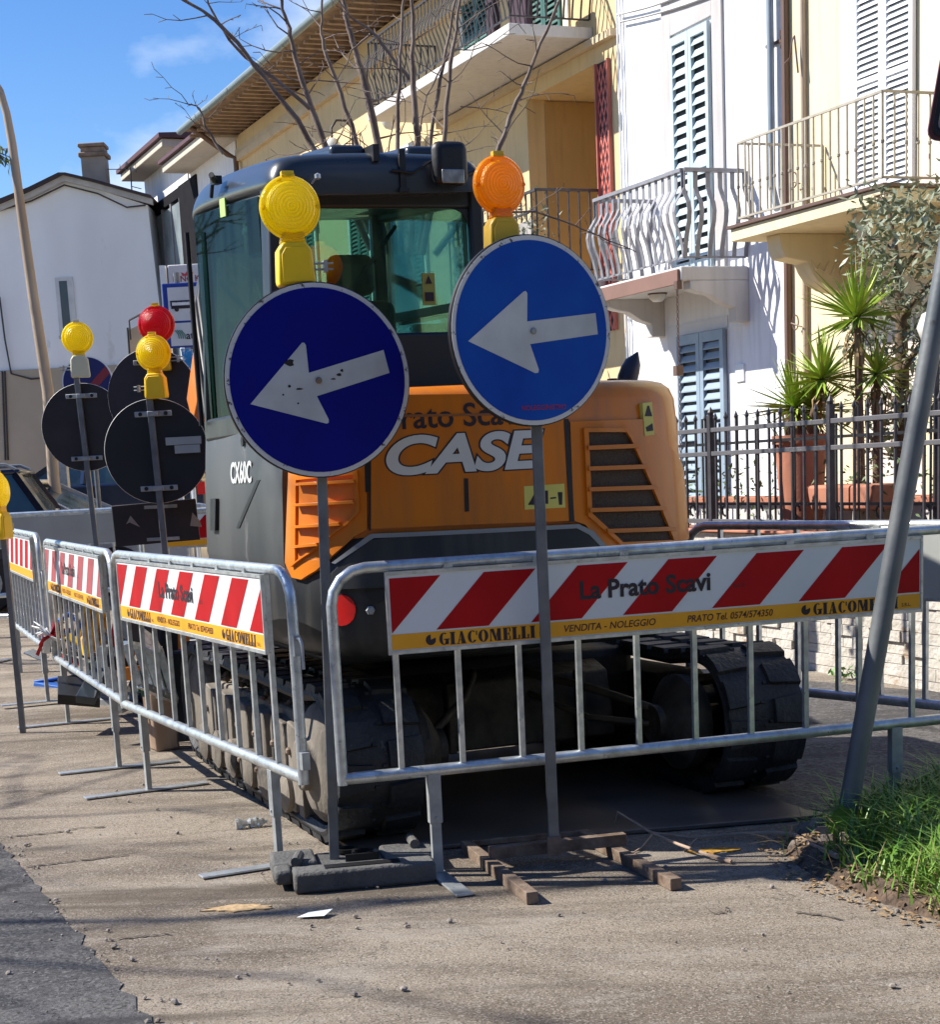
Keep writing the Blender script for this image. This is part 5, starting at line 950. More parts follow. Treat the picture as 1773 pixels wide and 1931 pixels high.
# second fence line (gate side return) just behind, darker, with curls
f2 = thing('inner_railing', 'black railing with curled feet behind the iron fence', 'railing', PW-OX*.55, FH); b = MB()
for i in range(23): a_ = -2+i*.24; b.box(a_-.006, a_+.006, -.006, .006, .75, 1.62+(.04 if i % 2 else 0))
b.box(-2, 3.6, -.008, .008, 1.02, 1.04); b.box(-2, 3.6, -.008, .008, 1.46, 1.48)
for i in range(12):
    a_ = -1.9+i*.46; b.tube([(a_+.04*cos(t_), 0, .98+.04*sin(t_)) for t_ in [k*pi/4 for k in range(-2, 5)]], .008, 5)
b.build('bars', blk, f2, smooth=0)
gd = thing('garden_planter', 'raised garden bed edged in terracotta between the fence and the houses', 'planter', PW, FH); MB().box(-5, 6, -3.5, -.62, 0, .52).build('bed', soil, gd); b = MB(); b.box(-5, 3.2, -1.1, -.95, .52, 1.02); b.build('bed_wall', conc, gd); MB().box(-5, 3.2, -1.13, -.90, 1.02, 1.06).build('coping', terra, gd, bev=.005)
# pots
def pot(loc, r0, r1, h, label, name='plant_pot', rim=True):
    t = thing(name, label, 'plant pot', loc, 0); MB().lathe([(r0, 0), (r1, h-.06), (r1+.02, h-.06), (r1+.025, h), (r1-.02, h), (r1-.04, h-.05), (0, h-.05)], None, 28).build('pot', terra, t, smooth=50); return t
def AP(a, off, z): return PW+AX*a+OX*off+V((0, 0, z))
a_p = WP(1512, 900, -.75)[0]; pot(AP(a_p, -.75, .55), .12, .18, .95, 'tall tapering terracotta pot behind the fence below the yuccas')
a_q = WP(1612, 940, -.75)[0]; lp = thing('trough_planter', 'long terracotta trough behind the fence under the olive tree', 'planter', AP(a_q, -.75, .98), FH); MB().prism([(-.32, 0), (.32, 0), (.38, .17), (-.38, .17)], lambda a, z: (a, -.13, z), lambda a, z: (a, .13, z)).build('trough', terra, lp, bev=.02)
yg = mat('yucca leaf', (.17, .30, .02), .45, 0, .4, 6, col2=(.42, .50, .08)); yt = mat('yucca trunk', (.16, .10, .065), .9, 0, .4, 15, .5, 40)
def yucca(base, heads, label, L_=.42, n=70, lowest=-.5):
    t = thing('yucca', label, 'plant', base, 0); T_ = MB(); Lf = MB()
    for hx, hy, hz in heads:
        hd = V((hx, hy, hz)); T_.tube([(0, 0, 0), (hx*.4, hy*.4, hz*.5), (hx, hy, hz)], [.035, .028, .024], 8)
        for i in range(n):
            el = random.uniform(lowest, 1.5); az = random.uniform(0, 2*pi); d = V((cos(az)*cos(el), sin(az)*cos(el), sin(el))); l = L_*random.uniform(.55, 1.12); w = d.cross(V((0, 0, 1)) if el < 1.3 else V((1, 0, 0))).normalized()*.017
            p1 = hd+d*l*.35+V((0, 0, .0)); p2 = hd+d*l+V((0, 0, -.10*l*cos(el)))
            Lf.add([hd-w*.6, p1-w, p2, p1+w, hd+w*.6], [(0, 1, 2, 3, 4)])
    Dd = MB()
    for hx, hy, hz in heads:
        for i in range(22):
            az = random.uniform(0, 2*pi); h0 = V((hx*.97, hy*.97, hz-random.uniform(.02, .16))); d = V((cos(az)*.35, sin(az)*.35, -1)).normalized(); l = L_*random.uniform(.35, .8); w = V((-sin(az), cos(az), 0))*.010; Dd.add([h0-w*.5, h0+d*l*.4+V((cos(az), sin(az), 0))*.05-w, h0+d*l, h0+d*l*.4+V((cos(az), sin(az), 0))*.05+w, h0+w*.5], [(0, 1, 2, 3, 4)])
    Dd.build('dead_leaves', mat('dead yucca leaf', (.28, .19, .09), .8, 0, .4, 12), t, smooth=0)
    T_.build('trunk', yt, t, smooth=60); Lf.build('leaves', yg, t, smooth=0); return t
random.seed(8)
def hp(px, py, base, off): q = PLN(px, py, PW+OX*off, OX); return tuple(q-V(base))
b1 = AP(a_p, -.78, 1.3); yucca(b1, [hp(1552, 715, b1, -.8), hp(1500, 770, b1, -.75), hp(1540, 775, b1, -.9)], 'yucca with broad green rosettes growing from the tall terracotta pot', .40, 90)
b2 = AP(WP(1625, 900, -.95)[0], -.95, 1.0); yucca(b2, [hp(1617, 598, b2, -.95)], 'tall thin yucca whose rosette reaches up to the cream balcony', .46, 95)
b3 = AP(WP(1655, 900, -1.1)[0], -1.1, 1.0); yucca(b3, [hp(1655, 705, b3, -1.1)], 'yucca with a rosette half hidden behind the olive branches', .34, 60)
ag = thing('agave', 'agave with stiff leaves leaning over the fence at the foot of the white house', 'plant', AP(WP(1495, 800, -1.0)[0], -1.0, 1.3), 0); b = MB()
for px, py in ((1412, 733), (1435, 760), (1470, 745)):
    q_ = PLN(px, py, PW+OX*-1.0, OX)-V(ag.location); d = q_.normalized(); w = V((0, 0, 1)).cross(d).normalized()*.03+V((0, 0, .035)); b.add([V((0, 0, 0))-w*.5, q_*.35-w, q_, q_*.35+w, w*.5], [(0, 1, 2, 3, 4)])
b.build('leaves', mat('blue green agave', (.10, .17, .12), .5, 0, .3), ag, smooth=0)
# shrubs in bed
b = MB()
for k in range(26): leafcloud(b, (-1.6+k*.22, -.85, 1.12+.1*random.random()), (.22, .2, .22), 36, .06, 3)
sb2 = thing('garden_shrub', 'small leafy shrubs and flowers in the bed behind the fence', 'shrub', PW, FH); b.build('leaves', mat('shrub leaves', (.07, .13, .035), .6, 0, .5, 12, col2=(.16, .22, .08)), sb2, smooth=0)
# olive tree
ol = thing('olive_tree', 'silvery olive tree in front of the cream house, right of the yuccas', 'tree', AP(WP(1700, 900, -1.4)[0], -1.4, .5), 0)
OB = V(ol.location)
def op(px, py, off=-1.4): return PLN(px, py, PW+OX*off, OX)-OB
T_ = MB(); br = [([V((0, 0, 0)), op(1702, 700), op(1700, 600), op(1690, 480), op(1675, 380)], [.06, .05, .04, .025, .012]), ([op(1700, 600), op(1735, 555), op(1790, 500)], [.03, .022, .01]), ([op(1700, 610), op(1660, 570), op(1630, 570)], [.022, .015, .008]), ([op(1695, 520), op(1740, 460), op(1770, 420)], [.02, .014, .008]), ([op(1690, 470), op(1655, 450), op(1620, 455)], [.016, .01, .005]), ([op(1702, 700), op(1660, 660), op(1640, 600)], [.025, .016, .008]), ([op(1702, 700), op(1745, 640), op(1790, 620)], [.03, .02, .01]), ([op(1702, 760), op(1660, 740), op(1600, 745)], [.02, .012, .006]), ([op(1702, 800), op(1690, 860), op(1640, 850)], [.02, .012, .006]), ([op(1675, 380), op(1650, 370), op(1690, 360)], [.012, .008, .004])]
for p_, r_ in br: T_.tube(p_, r_, 7)
T_.build('trunk', mat('olive bark', (.14, .095, .06), .9, 0, .4, 12, .5, 40), ol, smooth=60)
b = MB(); random.seed(21)
cl = [(1690, 390), (1660, 400), (1640, 380), (1690, 440), (1650, 445), (1625, 460), (1655, 480), (1680, 500), (1700, 520), (1640, 520), (1665, 540), (1640, 565), (1690, 560), (1705, 590), (1670, 600), (1740, 430), (1760, 400), (1765, 470), (1740, 500), (1765, 560), (1740, 600), (1755, 640), (1700, 650), (1730, 690), (1690, 690), (1660, 650), (1640, 620), (1650, 730), (1620, 745), (1690, 750), (1720, 760), (1740, 740), (1760, 700), (1760, 620), (1650, 810), (1680, 840), (1640, 860), (1700, 400), (1720, 380), (1770, 360), (1770, 450), (1740, 780), (1765, 760), (1610, 640), (1680, 790)]
for (x_, y_) in cl: leafcloud(b, op(x_+random.uniform(-6, 6), y_, -1.4+random.uniform(-.25, .25)), (.14, .2, .14), 60, .085, 3.0)
b.build('crown', mat('olive leaves', (.11, .14, .085), .5, 0, .5, 30, col2=(.30, .33, .22)), ol, smooth=0)
wg = thing('garden_globe_lamp', 'white globe lamp half hidden by the leaning pole', 'garden lamp', AP(WP(1768, 650, -.6)[0], -.6, .9), 0); MB().lathe([(.0, -.12), (.09, -.08), (.12, 0), (.09, .08), (0, .12)], Matrix.Translation((0, 0, op(1764, 640).z+OB.z-.9)), 20).build('globe', mat('opal glass', (.72, .70, .64), .25), wg, smooth=180); MB().tube([(0, 0, 0), (0, 0, op(1752, 650).z+OB.z-.95)], .02).build('stem', irond, wg)
# ------------------------------------------------------------------ bare tree behind the cab
YT = 11.0
bt = thing('bare_tree', 'leafless tree with long thin upright branches rising behind the excavator cab', 'tree', (W(780, 700, YT).x, YT, 0), 0); TB = V(bt.location)
barkd = mat('smooth dark bark', (.11, .075, .06), .8, 0, .4, 9, .2, 40, col2=(.24, .19, .155))
def tp(px, py, dy=0): return W(px, py, YT+dy)-TB
random.seed(4)
stems = [([(700, 470), (640, 350), (600, 296), (560, 225), (500, 150), (430, 62), (380, 20), (320, -15)], .03, -.4),
 ([(720, 470), (650, 350), (620, 294), (586, 200), (566, 140), (550, 81), (538, 30), (525, -20)], .036, .1),
 ([(586, 205), (520, 150), (446, 92), (400, 20), (385, -20)], .018, -.1),
 ([(735, 480), (700, 350), (681, 291), (642, 176), (612, 90), (607, 40), (608, -20)], .028, .5),
 ([(745, 480), (727, 340), (717, 289), (690, 163), (665, 80), (652, 30), (645, -20)], .045, .3),
 ([(778, 156), (740, 110), (702, 60), (660, 30), (628, -20)], .018, .2),
 ([(770, 480), (780, 340), (787, 283), (780, 163), (779, 54), (772, -20)], .038, 0),
 ([(760, 480), (748, 340), (749, 290), (754, 160), (758, 60), (764, -20)], .026, -.4),
 ([(790, 480), (803, 340), (810, 286), (830, 150), (850, 50), (864, -20)], .026, .2),
 ([(795, 480), (825, 340), (836, 279), (852, 120), (862, 40), (872, -20)], .028, -.2),
 ([(820, 480), (905, 370), (943, 275), (970, 205), (995, 145), (1030, 60), (1065, -20)], .027, -.9),
 ([(700, 64), (665, 95), (650, 130)], .01, .2), ([(787, 283), (800, 200), (835, 120), (900, 20)], .01, .1), ([(420, 290), (388, 240), (375, 205), (350, 195)], .012, -.3), ([(870, 280), (885, 268), (868, 282)], .006, 0),
 ([(925, 395), (960, 400), (1010, 400), (1070, 420), (1130, 445), (1200, 475)], .010, -1.4), ([(870, 200), (920, 205), (965, 215)], .006, 0)]
T_ = MB(); tw = MB()
T_.tube([(0, 0, 0), (0, .05, 1.0), tp(760, 560), tp(750, 480)], [.13, .11, .10, .07], 12)
for pts, r_, dy in stems:
    P_ = cr([tuple(tp(x, y, dy)) for x, y in pts], 5) if 0 else [tp(x, y, dy) for x, y in pts]
    Q = []
    for i in range(len(P_)-1):
        for j in range(4):
            t_ = j/4; p0, p1, p2, p3 = P_[max(0, i-1)], P_[i], P_[i+1], P_[min(len(P_)-1, i+2)]
            Q.append(.5*((2*p1)+(p2-p0)*t_+(2*p0-5*p1+4*p2-p3)*t_*t_+(3*p1-p0-3*p2+p3)*t_**3)+V((random.gauss(0, .004), random.gauss(0, .006), 0)))
    Q.append(P_[-1]); n_ = len(Q); r_ *= .78; T_.tube(Q, [r_*(1-.68*i/(n_-1))*(1+random.uniform(-.06, .1)) for i in range(n_)], 7)
    for i in range(3, n_, 2):
        for _r in range(random.choice((0, 1, 1, 2, 2))):
            d = V((random.choice((-1, 1))*random.uniform(.3, 1), random.uniform(-.6, .6), random.uniform(.0, .7))).normalized(); l = random.uniform(.08, .5)*(.6 if r_ < .015 else 1)
            p = Q[i]; path = [p]; 
            for k in range(4): d = (d+V((random.gauss(0, .2), random.gauss(0, .2), random.gauss(.03, .18)))).normalized(); path.append(path[-1]+d*l/4)
            rr_ = max(.003, r_*.2); tw.tube(path, [rr_, rr_*.8, rr_*.7, rr_*.5, .0018], 5)
            for k in (2, 3, 4):
                d2 = (d+V((random.gauss(0, .7), random.gauss(0, .5), random.gauss(0, .6)))).normalized(); tw.tube([path[k], path[k]+d2*l*.16], [rr_*.55, .0018], 4)
T_.build('trunk', barkd, bt, smooth=60); tw.build('twigs', barkd, bt, smooth=60)
# trees outside the frame on the left: one shades the foreground, one sends twig tips into the left photo edge
def grow(T_, tw, p, d, l, r_, dep, wide=.8):
    path = [p]; n_ = 5
    for k in range(n_): d = (d+V((random.gauss(0, .10), random.gauss(0, .10), .03))).normalized(); path.append(path[-1]+d*l/n_)
    (T_ if r_ > .02 else tw).tube(path, [r_*(1-.45*k/n_) for k in range(n_+1)], 6 if r_ > .02 else 4)
    if dep:
        for k in range(3):
            i = random.randint(2, n_); az = random.uniform(0, 2*pi); sp = random.uniform(.35, wide); o_ = d.orthogonal().normalized(); o_.rotate(Matrix.Rotation(az, 3, d)); grow(T_, tw, path[i], (d*cos(sp)+o_*sin(sp)).normalized(), l*random.uniform(.55, .8), r_*.55, dep-1)
    return path
for (lx_, ly_, sd, th_, ln, lab, rr0) in ((-9.4, 6.2, 17, 4.6, 2.5, 'tall bare roadside tree left of the frame whose branches shade the pavement', .13), (-7.6, 20, 5, 3.4, 1.5, 'bare roadside tree at the left whose twig tips reach into the photo edge', .13)):
    random.seed(sd); lt2 = thing('bare_tree', lab, 'tree', (lx_, ly_, 0), 0); T_ = MB(); tw = MB()
    T_.tube([(0, 0, 0), (.05, 0, th_*.5), (.02, .1, th_)], [rr0, rr0*.8, rr0*.65], 12)
    for k in range(5):
        az = k*2*pi/5+.3; grow(T_, tw, V((.02, .1, th_-.1)), V((cos(az)*.7, sin(az)*.7, .7)).normalized(), ln, rr0*.4, 4)
    if ly_ == 20:
        O_ = V(lt2.location); lf = MB(); q_ = W(-16, 292, 20)-O_
        tw.tube([V((.02, .1, th_-.2)), V((.9, 0, th_+.9)), q_], [.05, .03, .012], 6)
        for k in range(9):
            e = W(random.uniform(3, 18), random.uniform(262, 325), 20)-O_; tw.tube([q_, q_.lerp(e, .5)+V((0, 0, .03)), e], [.012, .009, .004], 5); leafcloud(lf, e, (.06, .1, .06), 3, .13, 3)
        lf.build('leaves', MATS['shrub leaves'], lt2, smooth=0)
    T_.build('trunk', barkd, lt2, smooth=60); tw.build('twigs', barkd, lt2, smooth=60)
# tall greenery added out of view, left and behind the camera, darkening glass reflections
b = MB(); random.seed(3)
for (xa, ya, xb_, yb_) in ((-17, 16, -17, -16), (-14, -14, 36, -15)):
    for k in range(34):
        t_ = (k+.5)/34; c = V((xa+(xb_-xa)*t_+random.gauss(0, .4), ya+(yb_-ya)*t_+random.gauss(0, .4), 0)); r_ = random.uniform(.9, 1.5); h_ = random.uniform(4.2, 6.4) if xb_ < 0 else random.uniform(6, 13)
        b.lathe([(r_*.8, 0), (r_*1.1, h_*.3), (r_, h_*.6), (r_*.7, h_*.85), (r_*.2, h_)], Matrix.Translation(c), 10)
b.build('added_hedge', mat('dark hedge', (.03, .05, .018), .9, 0, .6, 3, .8, 6), kind='stuff', label='unseen greenery added left and behind the camera to darken reflections', cat='added_hedge')
# ------------------------------------------------------------------ street lamp pole and leaning pole
YLp = 20; sp_ = thing('street_lamp_pole', 'tall rusty lamp pole leaning and curving out at the top left', 'lamp pole', (0, YLp, 0)); P_ = [W(x, y, YLp) for x, y in ((100, 900), (90, 740), (62, 560), (38, 390), (22, 270), (12, 215), (0, 172), (-20, 140), (-60, 110))]; P_ = [V((P_[0].x+.03, YLp, .2))]+P_
MB().tube([(p.x, 0, p.z) for p in P_], [.075, .07, .07, .062, .055, .05, .045, .04, .04, .04], 14).build('pole', mat('weathered tan steel', (.33, .24, .16), .6, .2, .35, 3, .1, 20, col2=(.45, .36, .27), stretch=(1, 1, .4)), sp_, smooth=60)
p0_ = G(1590, 1585); lp_ = thing('leaning_sign_pole', 'thick galvanised pole leaning to the right, planted in the grass at the right', 'sign pole', p0_); p1_ = W(1773, 560, p0_.y+.06)-p0_; d_ = p1_.normalized()
MB().tube([-d_*.1, (0, 0, 0), d_*.9, d_*2.75], [.036, .036, .036, .036], 20).build('pole', mat('leaning pole zinc', (.11, .125, .135), .55, .3, .25, 5, .06, 40, col2=(.19, .20, .20), wear=(.07, .065, .06), wsc=7, wth=.62), lp_, smooth=60)
# sign on it, only its lower left corner in view
c_ = W(1757, 158, p0_.y)-p0_; u_ = d_; r_ = V((u_.z, 0, -u_.x)); b = MB(); hw_, hh_ = .20, .20; Rr = .03; pts = []
for sx_, sz_, a0 in ((1, 1, 0), (-1, 1, pi/2), (-1, -1, pi), (1, -1, 3*pi/2)):
    for k in range(4): a = a0+k*pi/6; pts.append((sx_*(hw_-Rr)+Rr*cos(a), sz_*(hh_-Rr)+Rr*sin(a)))
org_ = d_*2.42+V((0, -.045, 0)); crn = W(1748, 262, p0_.y-.05)-p0_; org_ = crn+r_*hw_+u_*hh_
fm = lambda s_, y: (lambda a, z: tuple(org_+r_*(a*s_)+u_*(z*s_)+V((0, y, 0))))
sgp = MB().prism(pts, fm(1, -.006), fm(1, .006)).build('sign_plate', mat('dark red sign edge', (.07, .015, .015), .5), lp_, smooth=0)
MB().prism(pts, fm(.94, -.009), fm(.94, -.0065)).build('black_band', blk, sgp, smooth=0); MB().prism(pts, fm(.86, -.012), fm(.86, -.0095)).build('grey_back', mat('grey sign back', (.20, .20, .21), .5, .2), sgp, smooth=0)
# ------------------------------------------------------------------ bus stop sign and kebab sign
YB = 16.5; bsg = thing('bus_stop_sign', 'white bus stop sign with blue frame behind the signs, partly hidden by the excavator', 'bus stop sign', (W(345, 700, YB).x, YB, gz(0, YB)), 0); BO = V(bsg.location)
def BP(px, py): q = W(px, py, YB)-BO; return (q.x, q.z)
x0_, z1_ = BP(304, 535); x1_ = x0_+.62; z0_ = BP(304, 658)[1]; zm = BP(320, 608)[1]
MB().box(x0_, x1_, 0, .03, z0_, z1_).build('plate', mat('sign blue', (.01, .04, .28), .4), bsg, bev=.01, smooth=0)
b = MB(); b.box(x0_+.05, x1_-.05, -.004, -.001, zm+.01, z1_-.04); b.box(x0_+.05, x1_-.05, -.004, -.001, z0_+.02, zm-.01); pw_ = b.build('white_field', mat('sign white', (.62, .64, .66), .4), bsg, smooth=0)
xb0, zb0 = BP(323, 585); xb1, zb1 = BP(372, 565); b = MB(); b.box(xb0, xb1, -.008, -.005, zb0+.01, zb1-.015); b.build('bus_symbol', ink, bsg, smooth=0); b = MB()
b.box(xb0, xb1, -.008, -.005, zb1-.012, zb1+.0)
for k in range(6): b.box(xb0+k*(xb1-xb0)/5-.006, xb0+k*(xb1-xb0)/5+.004, -.0085, -.0045, zb1-.05, zb1)
for k in (.2, .85): b.lathe([(.022, 0), (.022, .004)], Matrix.Translation((xb0+k*(xb1-xb0), -.007, zb0+.005)) @ RX, 14)
b.build('bus_symbol', ink, bsg, smooth=0); MB().box(xb0+.01, xb1-.01, -.0095, -.0088, zb1-.045, zb1-.017).build('bus_windows', white, bsg, smooth=0)
text('operator_lettering', 'at', .10, ink, bsg, FR(BP(358, 633)[0], -.006, BP(358, 633)[1]), bold=.02)
b = MB()
for k in range(4): p = BP(330+k*4, 625); b.tube([(p[0], -.008, p[1]+.01), (p[0]+.03, -.008, p[1]-.03), (p[0]+.035, -.008, p[1]-.07)], .005, 5)
b.build('operator_logo', mat('green logo', (.05, .2, .15), .5), bsg)
MB().tube([(0, .05, 0), (0, .05, z1_+.1)], .03).build('pole', polem, bsg)
kb = thing('kebab_sign', 'white kebab shop sign with a small crown above the bus stop sign', 'shop sign', (0, 21, 0)); q0 = W(315, 500, 21); q1 = W(375, 536, 21)
MB().box(q0.x, q1.x+.3, 0, .12, q1.z, q0.z).build('panel', mat('sign box white', (.62, .60, .62), .5), kb, bev=.01); p = W(352, 526, 21); text('shop_lettering', 'KING KEBAB', .10, mat('dark red letters', (.25, .03, .04), .5), kb, FR(W(325, 526, 21).x, -.004, p.z), align='LEFT', bold=.015)
b = MB(); p = W(353, 517, 21); b.xz([(p.x-.06, p.z-.02), (p.x+.06, p.z-.02), (p.x+.075, p.z+.025), (p.x+.03, p.z+.005), (p.x, p.z+.035), (p.x-.03, p.z+.005), (p.x-.075, p.z+.025)], -.006, -.002); b.build('crown_emblem', mat('crown red', (.5, .05, .06), .5), kb, smooth=0)
MB().box(q0.x-.1, q0.x-.03, 0, .1, .4, q0.z).build('post', white, kb)
# blue banner under the bus sign
bn = thing('blue_banner', 'bright blue and white banner edge between the bus stop sign and the cab', 'banner', (0, 15.5, 0)); q = [W(x, y, 15.5) for x, y in ((340, 658), (362, 658), (372, 722), (356, 728))]; MB().xz([(p.x, p.z) for p in q], 0, .01).build('cloth', mat('banner blue', (.02, .25, .60), .6, 0, .3, 9, wear=(.7, .75, .8), wsc=7, wth=.5), bn, smooth=0)
b = MB(); b.tube([(W(343, 660, 15.5).x, .03, .1), (W(343, 660, 15.5).x, .03, W(343, 655, 15.5).z)], .02); b.build('pole', white, bn)
# ------------------------------------------------------------------ cars
def car(loc, rz, paint, label, kind='suv', hgt=1.55, L_=4.3, rails=False):
    t = thing('parked_car', label, 'car', loc, rz, 'cars parked beyond the site'); w = .86; h = hgt
    # x = length (front +x), y = width
    body = [(-L_/2, .35), (-L_/2, .85), (-L_/2+.06, .98), (L_/2-1.15, .98), (L_/2-.35, .86), (L_/2, .68), (L_/2, .32), (L_/2-.4, .28), (-L_/2+.4, .28)]
    b = MB(); b.prism(body, lambda a, z: (a, -w, z), lambda a, z: (a, w, z)); bo = b.build('body', paint, t, bev=.05, seg=3)
    gx0, gx1, rx0, rx1 = -L_/2+.10, L_/2-1.25, -L_/2+.38, L_/2-2.05; wi = w-.16
    c = MB(); lo = [(gx0, -w+.05, .975), (gx1, -w+.05, .975), (gx1, w-.05, .975), (gx0, w-.05, .975)]; hi = [(rx0, -wi, h), (rx1, -wi, h), (rx1, wi, h), (rx0, wi, h)]
    c.add(lo+hi, [(0, 1, 5, 4), (1, 2, 6, 5), (2, 3, 7, 6), (3, 0, 4, 7), (4, 5, 6, 7)]); c.build('window_glass', carglass, t, smooth=0)
    p = MB(); LO = [V(x) for x in lo]; HI = [V(x) for x in hi]
    for i in range(4): p.bar(LO[i], HI[i], .07, .07)
    for s in (-1, 1): p.bar((-.15, s*(w-.045), .975), (-.2, s*wi, h), .07, .05)
    p.build('pillar', paint, t); r = MB(); r.xy([(rx0-.05, -wi-.02), (rx1+.08, -wi-.02), (rx1+.08, wi+.02), (rx0-.05, wi+.02)], h-.01, h+.05); r.build('roof', paint, t, bev=.03, seg=3)
    if rails: q = MB(); [q.tube([(rx0, s*wi, h+.05), (rx0+.1, s*wi, h+.10), (rx1-.1, s*wi, h+.10), (rx1, s*wi, h+.05)], .018) for s in (-1, 1)]; q.build('roof_rail', galvd, t)
    for x_ in (-L_/2+.8, L_/2-.85):
        for s in (-1, 1): wl = MB().lathe([(.31, -.1), (.33, -.05), (.33, .05), (.31, .1)], Matrix.Translation((x_, s*(w-.08), .33)) @ RX, 24).build('wheel', blk, t); MB().lathe([(.2, -.11), (.2, .11)], Matrix.Translation((x_, s*(w-.08), .33)) @ RX, 20).build('rim', galvd, wl)
    for s in (-1, 1): MB().box(-L_/2-.01, -L_/2+.12, s*w-.12*(s > 0)-.02*(s < 0), s*w+.12*(s < 0)+.02*(s > 0), .72, .92).build('tail_light', redr, t); MB().box(L_/2-.2, L_/2-.02, s*w-.2*(s > 0)-.005, s*w+.2*(s < 0)+.005, .66, .78).build('headlight', white, t)
    for s in (-1, 1): MB().box(.55, .68, s*w-.02, s*(w+.16), .98, 1.1).build('mirror', paint, t, bev=.02) if s > 0 else MB().box(.55, .68, -(w+.16), -w+.02, .98, 1.1).build('mirror', paint, t, bev=.02)
    MB().box(-L_/2-.012, -L_/2, -.26, .26, .55, .66).build('number_plate', white, t)
    return t
navy = mat('dark navy car paint', (.012, .014, .035), .2, .2, .1, 3, coat=.6); silv = mat('pale grey car paint', (.45, .46, .47), .3, .3, .1, 3, coat=.5)
Yc = 17; car((-6.05, Yc+.9, gz(0, Yc)), R(187), navy, 'dark navy estate car with roof rails at the left edge behind the grey-boarded barrier', hgt=1.42, rails=True)
c = W(150, 930, 18.5); car((c.x-.9, 19.8, gz(0, 19.8)-.12), R(-6), silv, 'pale grey car whose sloping windscreen shows behind the round sign backs', hgt=1.38)
c = W(20, 880, 27); car((c.x+1.0, 28, gz(0, 27)+.12), R(175), mat('dark blue car paint', (.02, .03, .06), .2, .3, coat=.6), 'dark blue hatchback farthest away in front of the gabled house', hgt=1.45)
# grey kiosk post behind cars
kp = thing('grey_column', 'grey metal column standing behind the dark car', 'column', (W(118, 900, 21).x, 21, 0)); MB().box(-.07, .07, -.07, .07, 0, 2.1).build('column', galvd, kp, bev=.01)
# ------------------------------------------------------------------ heap of site gear inside the barriers (left)
yb = mat('orange yellow sheet', (.72, .36, .03), .5, 0, .3, 5, .3, 8, col2=(.82, .55, .04))
bag = thing('plastic_sack', 'crumpled orange-yellow plastic sheet hanging behind the second left barrier', 'plastic sheet', (0, 9.6, 0)); random.seed(9)
b = MB(); top = [W(x, y, 9.6) for x, y in ((158, 1128), (188, 1140), (205, 1150))]; rows = [[(158, 1128), (180, 1135), (205, 1148)], [(155, 1170), (176, 1175), (200, 1180)], [(150, 1205), (172, 1212), (190, 1205)], [(155, 1235), (165, 1240), (180, 1225)]]
vs = []
for r_ in rows:
    f_ = [lerp(r_[0], r_[1], t_) for t_ in (0, .33, .66)]+[lerp(r_[1], r_[2], t_) for t_ in (0, .33, .66, 1)]
    for x, y in f_: q = W(x, y, 9.6+random.uniform(-.08, .08)); vs.append((q.x, q.y-9.6, q.z))
n_ = 7; b.add(vs, [(i*n_+j, i*n_+j+1, (i+1)*n_+j+1, (i+1)*n_+j) for i in range(3) for j in range(n_-1)]); o = b.build('sheet', yb, bag, smooth=0); md = o.modifiers.new('s', 'SOLIDIFY'); md.thickness = .012
tape = thing('barrier_tape', 'knotted red and white tape tied to the post between the second and third left barriers', 'tape', W(97, 1198, 10.2)); b = MB(); b2 = MB(); random.seed(2)
for k in range(16):
    a = random.uniform(0, 2*pi); l = random.uniform(.06, .17); d = V((cos(a), random.uniform(-.3, .3), sin(a)-.3)); w = V((0, .3, 1)).cross(d).normalized()*.025
    (b if k % 2 else b2).add([V((0, -.04, 0))-w, d*l*.5-w+V((0, -.05, .02)), d*l-w, d*l+w, d*l*.5+w+V((0, -.05, .02)), V((0, -.04, 0))+w], [(0, 1, 4, 5), (1, 2, 3, 4)])
for o_, n_, m_ in ((b, 'red_loop', redf), (b2, 'white_loop', white)): o = o_.build(n_, m_, tape, smooth=0); md = o.modifiers.new('s', 'SOLIDIFY'); md.thickness = .004
def leanframe(name, label, quad, Y, m, w=.03, rungs=2, cat='frame', dy=.35):
    t = thing(name, label, cat, (0, Y, 0)); q = [W(x, y, Y+d) for (x, y), d in zip(quad, (0, 0, dy, dy))]; q = [V((p.x, p.y-Y, p.z)) for p in q]; b = MB()
    for i in range(4): b.bar(q[i], q[(i+1) % 4], w)
    for k in range(rungs): f_ = (k+1)/(rungs+1); b.bar(q[0].lerp(q[3], f_), q[1].lerp(q[2], f_), w)
    b.build('frame', m, t, smooth=0); return t
hp_ = thing('added_heap', 'dark mound added behind the left barriers to support the site gear and add darkness', 'heap', (-1.50, 10.55, 0), R(20)); b = MB(); random.seed(5); n1, n2 = 16, 26  # mound added to hold up the gear and darken this corner
b.add([(.36*(i/8-1), .9*(j/13-1), max(-.02, .50*max(0, 1-(i/8-1)**4)*max(0, 1-(j/13-1)**4)+.07*mnoise.noise(V((i*.45, j*.45, 2))))) if 0 < i < n1 and 0 < j < n2 else (.36*(i/8-1), .9*(j/13-1), -.01) for j in range(n2+1) for i in range(n1+1)], [(j*(n1+1)+i, j*(n1+1)+i+1, (j+1)*(n1+1)+i+1, (j+1)*(n1+1)+i) for j in range(n2) for i in range(n1)])
b.build('added_mound', mat('dark tarpaulin', (.012, .014, .017), .85, 0, .5, 5, .4, 12, spec=.15, col2=(.035, .03, .025)), hp_, smooth=60)
leanframe('steel_trestle', 'galvanised base frame leaning between the barriers and the left track', [(236, 1215), (262, 1290), (330, 1320), (300, 1225)], 8.3, galv, .035, 2)
leanframe('steel_trestle', 'light metal ladder-like frame standing upright in the heap of gear', [(262, 1215), (300, 1310), (326, 1290), (285, 1200)], 8.6, galv, .04, 3)
